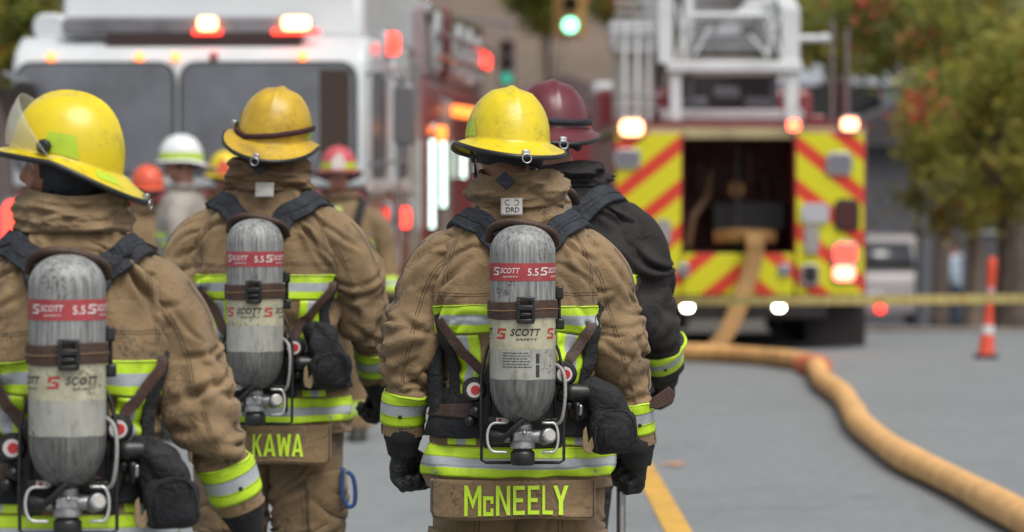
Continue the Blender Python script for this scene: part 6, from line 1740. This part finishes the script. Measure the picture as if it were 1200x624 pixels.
# ------------------------------------------------------------------ trees
M_BARK = mat('bark', (.11, .085, .070), rough=.95, var=.4, vscale=6, bump=.8, bscale=14)
M_BARKP = mat('bark_pale', (.20, .16, .12), rough=.95, var=.35, vscale=6, bump=.8, bscale=14)
LEAFM = [mat('leaf_olive', (.34, .31, .06), rough=.6, translucent=.5), mat('leaf_green', (.21, .245, .05), rough=.6, translucent=.5), mat('leaf_dark', (.13, .15, .05), rough=.65, translucent=.5), mat('leaf_red', (.42, .055, .03), rough=.6), mat('leaf_orange', (.42, .15, .03), rough=.6), mat('leaf_yellow', (.26, .22, .03), rough=.6)]
for m_ in LEAFM:
    m_.node_tree.nodes['Principled BSDF'].inputs['Subsurface Weight'].default_value = 0.0
def tree(x, y, h, crown_c, crown_r, nleaf, mix, label, bark=M_BARK, r0=.14, seed=1, leafs=.14, group='trees beyond the kerb', lean=0.0, lmul=1.35, lsz=.8):
    nleaf = int(nleaf * lmul); leafs *= lsz
    rng = random.Random(seed); z0 = gz(x, y); root = empty('tree', (x, y, z0), 0, label, 'tree', group)
    tips = []; mb = MB()
    cc = Vector(crown_c); cr = Vector(crown_r)
    top = Vector((lean, 0, h))
    tp = crom([(0, 0, -.2), (lean * .2 + .06, .03, h * .35), (lean * .6 - .05, -.02, h * .7), tuple(top)], 14)
    mb.tube(tp, [r0 * (1.25 if k == 0 else 1) * (1 - .75 * k / 13) for k in range(14)], 12)
    trunk = mb.build('trunk', bark, root, smooth=True)
    mb = MB()
    for k in range(16):
        b = tp[5 + k % 8]
        e = cc + Vector((rng.uniform(-1, 1) * cr.x, rng.uniform(-1, 1) * cr.y, rng.uniform(-.8, .9) * cr.z)) * .8
        mid = (b + e) / 2 + Vector((rng.uniform(-.2, .2), rng.uniform(-.2, .2), .25))
        mb.tube(crom([b, mid, e], 8), [r0 * .35 * (1 - .85 * i / 7) for i in range(8)], 6); tips.append(e); tips.append(mid.lerp(e, .6))
    mb.build('limbs', bark, trunk, smooth=True)
    clumps = []
    for k in range(46):
        while True:
            q = Vector((rng.uniform(-1, 1), rng.uniform(-1, 1), rng.uniform(-1, 1)))
            if q.length < 1: break
        q = q.normalized() * (q.length ** .45)
        clumps.append((cc + Vector((q.x * cr.x, q.y * cr.y, q.z * cr.z)), rng.uniform(.20, .48) * min(cr), rng.choices(range(6), mix)[0]))
    for t in tips: clumps.append((t, rng.uniform(.2, .4) * min(cr), rng.choices(range(6), mix)[0]))
    V = []; F = []; MI = []
    for i in range(nleaf):
        c, r, ci = rng.choice(clumps)
        p = c + Vector((rng.gauss(0, .55) * r, rng.gauss(0, .55) * r, rng.gauss(0, .5) * r))
        a = Vector((rng.gauss(0, 1), rng.gauss(0, 1), rng.gauss(0, .8))).normalized(); b = a.cross(Vector((rng.gauss(0, 1), rng.gauss(0, 1), rng.gauss(0, 1)))).normalized()
        s = leafs * rng.uniform(.6, 1.3); n = len(V)
        V += [p - a * s * .5, p + b * s * .28, p + a * s * .5, p - b * s * .28]; F.append((n, n + 1, n + 2, n + 3)); MI.append(ci if rng.random() < .8 else rng.choices(range(6), mix)[0])
    me = bpy.data.meshes.new('crown'); me.from_pydata([tuple(v) for v in V], [], F)
    for m_ in LEAFM: me.materials.append(m_)
    me.polygons.foreach_set('material_index', MI); o = bpy.data.objects.new('crown', me); COL.objects.link(o); o.parent = root
    return root
OL = (7, 5, 1.5, .25, .4, 1.8); RD = (5, 4, 2.5, .9, .9, 1.2); GR = (2, 5, 5, .2, .3, .5)
def T(px, d, ctr_px, ctr_py, rpx, rpy, *a, **k):
    s = FPX / d; x = X(px, d); z0 = gz(x, d)
    cc = (X(ctr_px, d) - x, 0, Zp(ctr_py, d) - z0); h = cc[2] + rpy / s * .5
    return tree(x, d, h, cc, (rpx / s, min(2.6, rpx / s), rpy / s), *a, **k)
T(1138, 47, 1125, 175, 75, 100, 4600, OL, 'olive green tree on a pale trunk right of the parked car', bark=M_BARKP, r0=.12, seed=3, leafs=.13)
T(1172, 44, 1195, 150, 70, 120, 4600, OL, 'dark trunked olive tree at the right edge, behind the orange post', r0=.11, seed=5, leafs=.13)
T(1100, 56, 1070, 18, 115, 62, 6500, RD, 'tree with red and orange autumn leaves above the ladder truck', r0=.15, seed=8, leafs=.16)
T(975, 63, 985, 22, 62, 62, 5000, RD, 'thin tree with rusty orange leaves just right of the white ladder', r0=.07, seed=41, leafs=.16)
T(1190, 51, 1160, 40, 90, 75, 6000, (5, 5, 3, .7, 1.0, .8), 'green tree with a few orange leaves high at the right corner', r0=.16, seed=11, leafs=.15)
T(960, 100, 950, -5, 70, 70, 6000, RD, 'far tree with rusty leaves behind the white ladder', seed=14, leafs=.3, r0=.2, group='trees at the foot of the hill')
T(1100, 96, 1110, 200, 45, 60, 3000, GR, 'dark low tree growing in front of the pale house', seed=15, leafs=.25, r0=.15, group='trees at the foot of the hill')
T(770, 104, 770, -8, 75, 42, 6000, GR, 'dark green tree seen above the ladder truck tower', seed=17, leafs=.3, r0=.2, group='trees at the foot of the hill')
T(645, 108, 640, -12, 45, 40, 4000, GR, 'dark green tree seen beside the nearer traffic light', seed=19, leafs=.3, r0=.08, group='trees at the foot of the hill')
T(20, 45, 15, 20, 55, 75, 5000, (5, 4, 3, .3, .6, 2.2), 'olive and yellow tree rising behind the left corner of the engine', seed=21, leafs=.14, r0=.15, group='trees at the foot of the hill')
T(1120, 90, 1125, 190, 90, 80, 5000, (6, 6, 2, .2, .3, 2), 'far pale green tree filling the gap behind the parked car', bark=M_BARKP, seed=31, leafs=.26, r0=.15, group='trees at the foot of the hill')
T(1240, 42, 1250, 120, 60, 120, 4000, OL, 'olive tree just outside the right border', seed=25, leafs=.14)
rng = random.Random(4)
V = []
for k in range(900):
    pass
# leaf litter on the verge, nobody could count it
V = []; F = []
for k in range(1500):
    x = rng.uniform(4.0, 9.5); y = rng.uniform(39.6, 46); 
    if x < 3.0 + (y - 37.3) * 0 + (40.8 - y) * 3.2: continue
    a = rng.uniform(0, 6.28); s = rng.uniform(.03, .07); n = len(V); z = gz(x, y) + .022
    V += [(x + s * math.cos(a), y + s * math.sin(a), z), (x - s * .6 * math.sin(a), y + s * .6 * math.cos(a), z + .01), (x - s * math.cos(a), y - s * math.sin(a), z + .012), (x + s * .6 * math.sin(a), y - s * .6 * math.cos(a), z)]
    F.append((n, n + 1, n + 2, n + 3))
tag(mesh_obj('leaf_litter', V, F, M_LEAFD, fix=False), 'brown fallen leaves scattered over the verge', 'leaves', kind='stuff')
# ------------------------------------------------------------------ people
def place(px, d): return (X(px, d), d, gz(0, d) + .008)
# centre
dA = 10.71
pA = dict(seed=3, tab=True, collar=dict(fold=.008), head=dict(x=-.036, yaw=14, roll=4), helmet=dict(shell=M_YHELM, pitch=-9), badge=(-.02, 1.560, 'DRD'),
          flap=(-.245, .212, .812, .705, [('M', -.150, -.103, .717, .798), ('C', -.098, -.070, .717, .770), ('N', -.063, -.024, .717, .798), ('E', -.016, .016, .717, .798), ('E', .024, .056, .717, .798), ('L', .064, .093, .717, .798), ('Y', .094, .136, .717, .798)]), chin=True,
          handL=dict(curl=(45, 55, 45), rx=8, rz=-40), handR=dict(curl=(75, 80, 50), rx=30, rz=20))
ffA = firefighter((X(608, dA), dA, 0), 0, 1.0, pA, 'firefighter in a bright yellow helmet seen from behind in the middle of the group', 'person', 'firefighters with air packs')
air_pack((X(608, dA), dA, 0), 0, 1.0, ffA, 'grey air cylinder pack worn by the middle firefighter with the bright yellow helmet', dict(seed=1), 'air packs worn on the back')
mask_pouch((X(608, dA), dA, 0), 0, 1.0, dict(seed=3), 'black cloth mask pouch hanging at the right hip of the middle firefighter', 'mask pouches')
# right-hand tool: a steel pry bar held upright in the fist
Mh = Matrix.Translation((X(608, dA), dA, 0)) @ pA['handR_M']
fist = Mh @ Vector((-.035, .0, -.105))
bar = empty('pry_bar', (fist.x, fist.y, .03), 0, 'worn steel pry bar held in the right fist of the middle firefighter', 'tool')
h = fist.z - .03
mb = MB(); mb.tube([(0, 0, .02), (0, 0, h * .5), (.0, 0, h + .10)], .0135, 16); mb.build('shaft', M_STEEL, bar, smooth=None)
mb = MB(); mb.prism([(-.02, -.0), (.02, -.0), (.012, .09), (-.012, .09)], -.012, .012, 'y'); mb.build('chisel_end', M_STEEL, bar, bevel=.003)
mb = MB(); mb.tube(crom([(0, 0, h + .10), (.002, -.01, h + .17), (-.02, -.035, h + .21), (-.05, -.06, h + .205)], 16), [.0135 - .0004 * i for i in range(16)], 12, squash=.7); mb.build('fork_end', M_STEEL, bar, smooth=None)

# near left, head turned to his left
dB = 8.9
armR_B = [(.10, .0, 1.425, .060), (.180, 0, 1.425, .086), (.235, -.006, 1.37, .086), (.272, -.015, 1.29, .084), (.318, -.045, 1.14, .078), (.355, -.03, 1.03, .068), (.398, .01, .905, .062)]
pB = dict(seed=14, nfold=10, bandz=1.186, collar=dict(fold=.006), head=dict(yaw=76, pitch=2, roll=0, x=-.015), helmet=dict(shell=M_YHELM, visor=True, pitch=7, brimst=True, curtain=-.09, cw=100), chin=True, armR=armR_B, growR=.09, handR=dict(curl=(60, 70, 40), rx=10))
pB['helmet']['shell'] = M_YHELM
ffB = firefighter((X(85, dB), dB, 0), R(4), .972, pB, 'nearest firefighter at the left border, yellow helmet in profile with a raised face shield', 'person', 'firefighters with air packs')
air_pack((X(85, dB), dB, 0), R(4), .972, ffB, 'grey air cylinder pack worn by the nearest firefighter at the left border', dict(seed=5, cx=.0, smallprint=False, brands=(.030, -.118), turn=.004), 'air packs worn on the back')
mask_pouch((X(85, dB), dB, 0), R(4), .972, dict(seed=9, at=(.215, -.20, .87)), 'dark mask pouch at the hip of the nearest firefighter at left', 'mask pouches')

# second from left
dK = 12.68
armL_K = [(-x, y, z, r) for x, y, z, r in ARM_R]
pK = dict(seed=27, head=dict(yaw=-6, roll=11, pitch=2), helmet=dict(shell=M_YHELMD, goggle=(.01, .02), liner=M_MAROONF), armR=[(.10, .0, 1.425, .060), (.180, 0, 1.425, .086), (.240, .0, 1.37, .092), (.275, .01, 1.29, .090), (.305, .03, 1.17, .080), (.325, .08, 1.07, .070), (.335, .15, .95, .060)],
          badge=(.0, 1.560), flap=(-.25, .215, .815, .690, [('K', -.030, .000, .715, .787), ('A', .004, .043, .715, .787), ('W', .046, .092, .715, .787), ('A', .094, .130, .715, .787)]), collarm=mat('collar_brown', (.20, .125, .07), rough=.9, var=.2, vscale=16, bump=.35, bscale=45))
ffK = firefighter((X(316, dK), dK, 0), R(-3), 1.025, pK, 'firefighter wearing a dirty yellow helmet with a dark strap round it', 'person', 'firefighters with air packs')
air_pack((X(316, dK), dK, 0), R(-3), 1.025, ffK, 'grey air cylinder pack worn by the firefighter in the dirty yellow helmet', dict(seed=8, cx=-.012, dz=-.042, smallprint=False, brands=(-.012, .120, -.15), turn=-.004), 'air packs worn on the back')
mask_pouch((X(316, dK), dK, 0), R(-3), 1.025, dict(seed=12, at=(.20, -.19, .93)), 'black mask pouch on the hip of the firefighter in the dirty yellow helmet', 'mask pouches')
# blue strap at his hip
xk = Vector((X(410, dK), dK - .12, Zp(572, dK)))
mb = MB(); mb.tube(crom([xk + Vector(q) for q in ((-.02, 0, .075), (-.022, 0, .0), (-.005, 0, -.05), (.018, 0, -.045), (.022, 0, .0), (.014, 0, .045), (-.006, 0, .062))], 30), .012, 8, squash=.6)
tag(mb.build('blue_strap', M_BLUESTRAP, smooth=True), 'blue loop strap dangling from the trouser pocket beside the empty road', 'strap')

# behind the middle one, black coat, maroon helmet
dC = 12.16
pC = dict(seed=41, pockets=False, head=dict(x=-.052, yaw=20, roll=3), legs=[[(-.13, 0, .93, .12), (-.16, .01, .70, .11), (-.18, .02, .48, .095), (-.19, -.01, .28, .09), (-.19, -.02, .10, .095)], [(.05, 0, .93, .12), (.03, -.01, .70, .11), (.02, 0, .48, .095), (.02, -.05, .28, .09), (.02, -.07, .10, .095)]], coat=M_DARKCOAT, helmet=dict(shell=M_MHELM, goggle=(.01, .0), stickers=False, pitch=-7, hs=HelmetShape(H=.138, back=.05)), collar=dict(top=1.628), collarm=M_DARKCOAT, seams=False,
          armR=[(.10, .0, 1.425, .060), (.180, 0, 1.425, .088), (.228, .0, 1.38, .084), (.250, .0, 1.30, .082), (.272, .0, 1.18, .076), (.282, .05, 1.09, .070), (.288, .14, 1.0, .064)], uprights=(), cuff_w=.075)
ffC = firefighter((X(662, dC), dC, 0), R(-8), 1.035, pC, 'firefighter in a black coat and maroon helmet half hidden behind the middle one', 'person', 'firefighters with air packs')
air_pack((X(662, dC), dC, 0), R(-8), 1.035, ffC, 'air pack worn over the black coat, mostly hidden behind the middle firefighter', dict(seed=15, cx=-.03, top=1.565), 'air packs worn on the back')

# crew standing before the engine, out of focus
def crew(px, d, rz, sc, p, label, g='crew standing in front of the engine'):
    p['near'] = False; p['face'] = True
    return firefighter((X(px, d), d, 0), R(rz), sc, p, label, 'person', g)
crew(215, 23.7, 85, 1.0, dict(seed=51, coat=M_GREYCOAT, collarm=M_GREYCOAT, head=dict(yaw=20, pitch=-2), helmet=dict(shell=M_WHELM, band=M_LIMES, cw=40, curtain=-.045), collar=dict(top=1.585), skin=M_SKIN), 'man in a white helmet and pale coat, face in profile, before the engine')
crew(397, 23.7, 176, .965, dict(seed=53, helmet=dict(shell=M_RHELM, shield=mat('shield_pale', (.55, .48, .45), rough=.5), band=M_LIMES, cw=50), collar=dict(top=1.59), harness=True, skin=M_SKIN, head=dict(yaw=6, pitch=-1)), 'firefighter in a red helmet with a pale front shield, facing us before the engine')
crew(264, 25.4, 180, .955, dict(seed=55, harness=True, helmet=dict(shell=M_YHELM, shield=M_OHELM), head=dict(pitch=-6)), 'firefighter in a yellow helmet with an orange front shield, mostly hidden behind others')
crew(172, 24.6, 200, .905, dict(seed=57, helmet=dict(shell=M_OHELM), skin=M_SKIN2, head=dict(yaw=0, pitch=-5)), 'firefighter in an orange helmet beside the man in the white helmet')

# bystanders beyond the kerb
def bystander(px, d, rz, sc, top, legm, skin, label, seed):
    loc = (X(px, d), d, gz(0, d) + .01); root = empty('person', loc, R(rz), label, 'person', 'bystanders beyond the kerb'); root.scale = (sc,) * 3
    p = dict(armL=[(-.12, 0, 1.40, .06), (-.19, 0, 1.37, .062), (-.23, 0, 1.2, .055), (-.25, .02, 1.08, .05), (-.2, .12, .98, .045), (-.12, .2, .98, .04)],
             armR=[(.12, 0, 1.40, .06), (.19, 0, 1.37, .062), (.23, 0, 1.2, .055), (.25, .02, 1.08, .05), (.25, .06, .95, .045), (.25, .08, .84, .04)],
             legs=[[(x, y, z, r * .8) for x, y, z, r in Lg] for Lg in LEGS])
    HM = head_matrix(dict(x=0, y=0, z=1.56, yaw=0, pitch=-4, roll=0))
    V, F = body_geo(p, HM, .012); b = mesh_obj('body', V, F, skin, root, smooth=True); paint_face(b, HM, F, V)
    for side, key in ((-1, 'armL'), (1, 'armR')):
        wv = Vector(p[key][-1][:3]); dd = (wv - Vector(p[key][-2][:3])).normalized(); q = Vector((0, 0, -1)).rotation_difference(dd).to_matrix().to_4x4()
        V, F = hand_geo(side, (25, 35, 25), Matrix.Translation(wv + dd * .04) @ q, .9, .008); mesh_obj('hand', V, F, skin, root, smooth=True)
    mb = MB(); mb.loft([sring(0, 0, z, a, b_, 30) for z, a, b_ in ((.88, .175, .13), (1.0, .18, .13), (1.2, .19, .13), (1.36, .20, .125), (1.43, .15, .10), (1.49, .08, .08))])
    for k in ('armL', 'armR'):
        P, Q = arm_path(p[k], 12); mb.tube(P[:-1], [v * 1.1 for v in Q[:-1]], 16)
    V, F = union(mb, .014, 4); V = V + vnormals(V, F) * (nz(V, 10, seed) * .01)[:, None]; c = mesh_obj('jacket', V, F, top, root, smooth=True)
    mb = MB(); mb.ellipsoid((0, -.10, 1.44), (.12, .06, .07), 16, 10); mb.build('hood', top, c, smooth=True)
    mb = MB()
    for Lg in p['legs']: mb.tube([Vector(q[:3]) for q in Lg], [q[3] for q in Lg], 16)
    mb.loft([sring(0, 0, z, a, b_, 30) for z, a, b_ in ((.98, .165, .12), (.9, .175, .125), (.8, .16, .12))])
    V, F = union(mb, .014, 4); mesh_obj('trousers', V, F, legm, root, smooth=True)
    for Lg in p['legs']:
        f = Vector(Lg[-1][:3]); mb = MB(); mb.ball_tube([(f.x, f.y - .03, .045), (f.x, f.y + .14, .04)], [.045, .04], 14); mb.build('shoe', M_BOOT, root, smooth=True)
    mb = MB(); G = []
    for k in range(8): G.append([HM @ Vector((.081 * math.sin(R(8 + 96 * k / 7)) * math.cos(R(-205 + 230 * i / 24)), -.005 + .103 * math.sin(R(8 + 96 * k / 7)) * math.sin(R(-205 + 230 * i / 24)), .075 + .105 * math.cos(R(8 + 96 * k / 7)))) for i in range(25)])
    mb.loft(G, cap=False, close=False); hr = mb.build('hair', M_HAIR, root, smooth=True); s = hr.modifiers.new('s', 'SOLIDIFY'); s.thickness = .008
bystander(1119, 75, 70, 1.0, M_HOODG, M_JEAN, M_SKIN, 'bystander in a pale blue hooded top and dark jeans beside the pale tree trunk', 61)
bystander(1190, 74, 200, 1.05, M_HOODD, M_JEAN, M_SKIN, 'bystander in a dark jacket at the right border under the trees', 63)
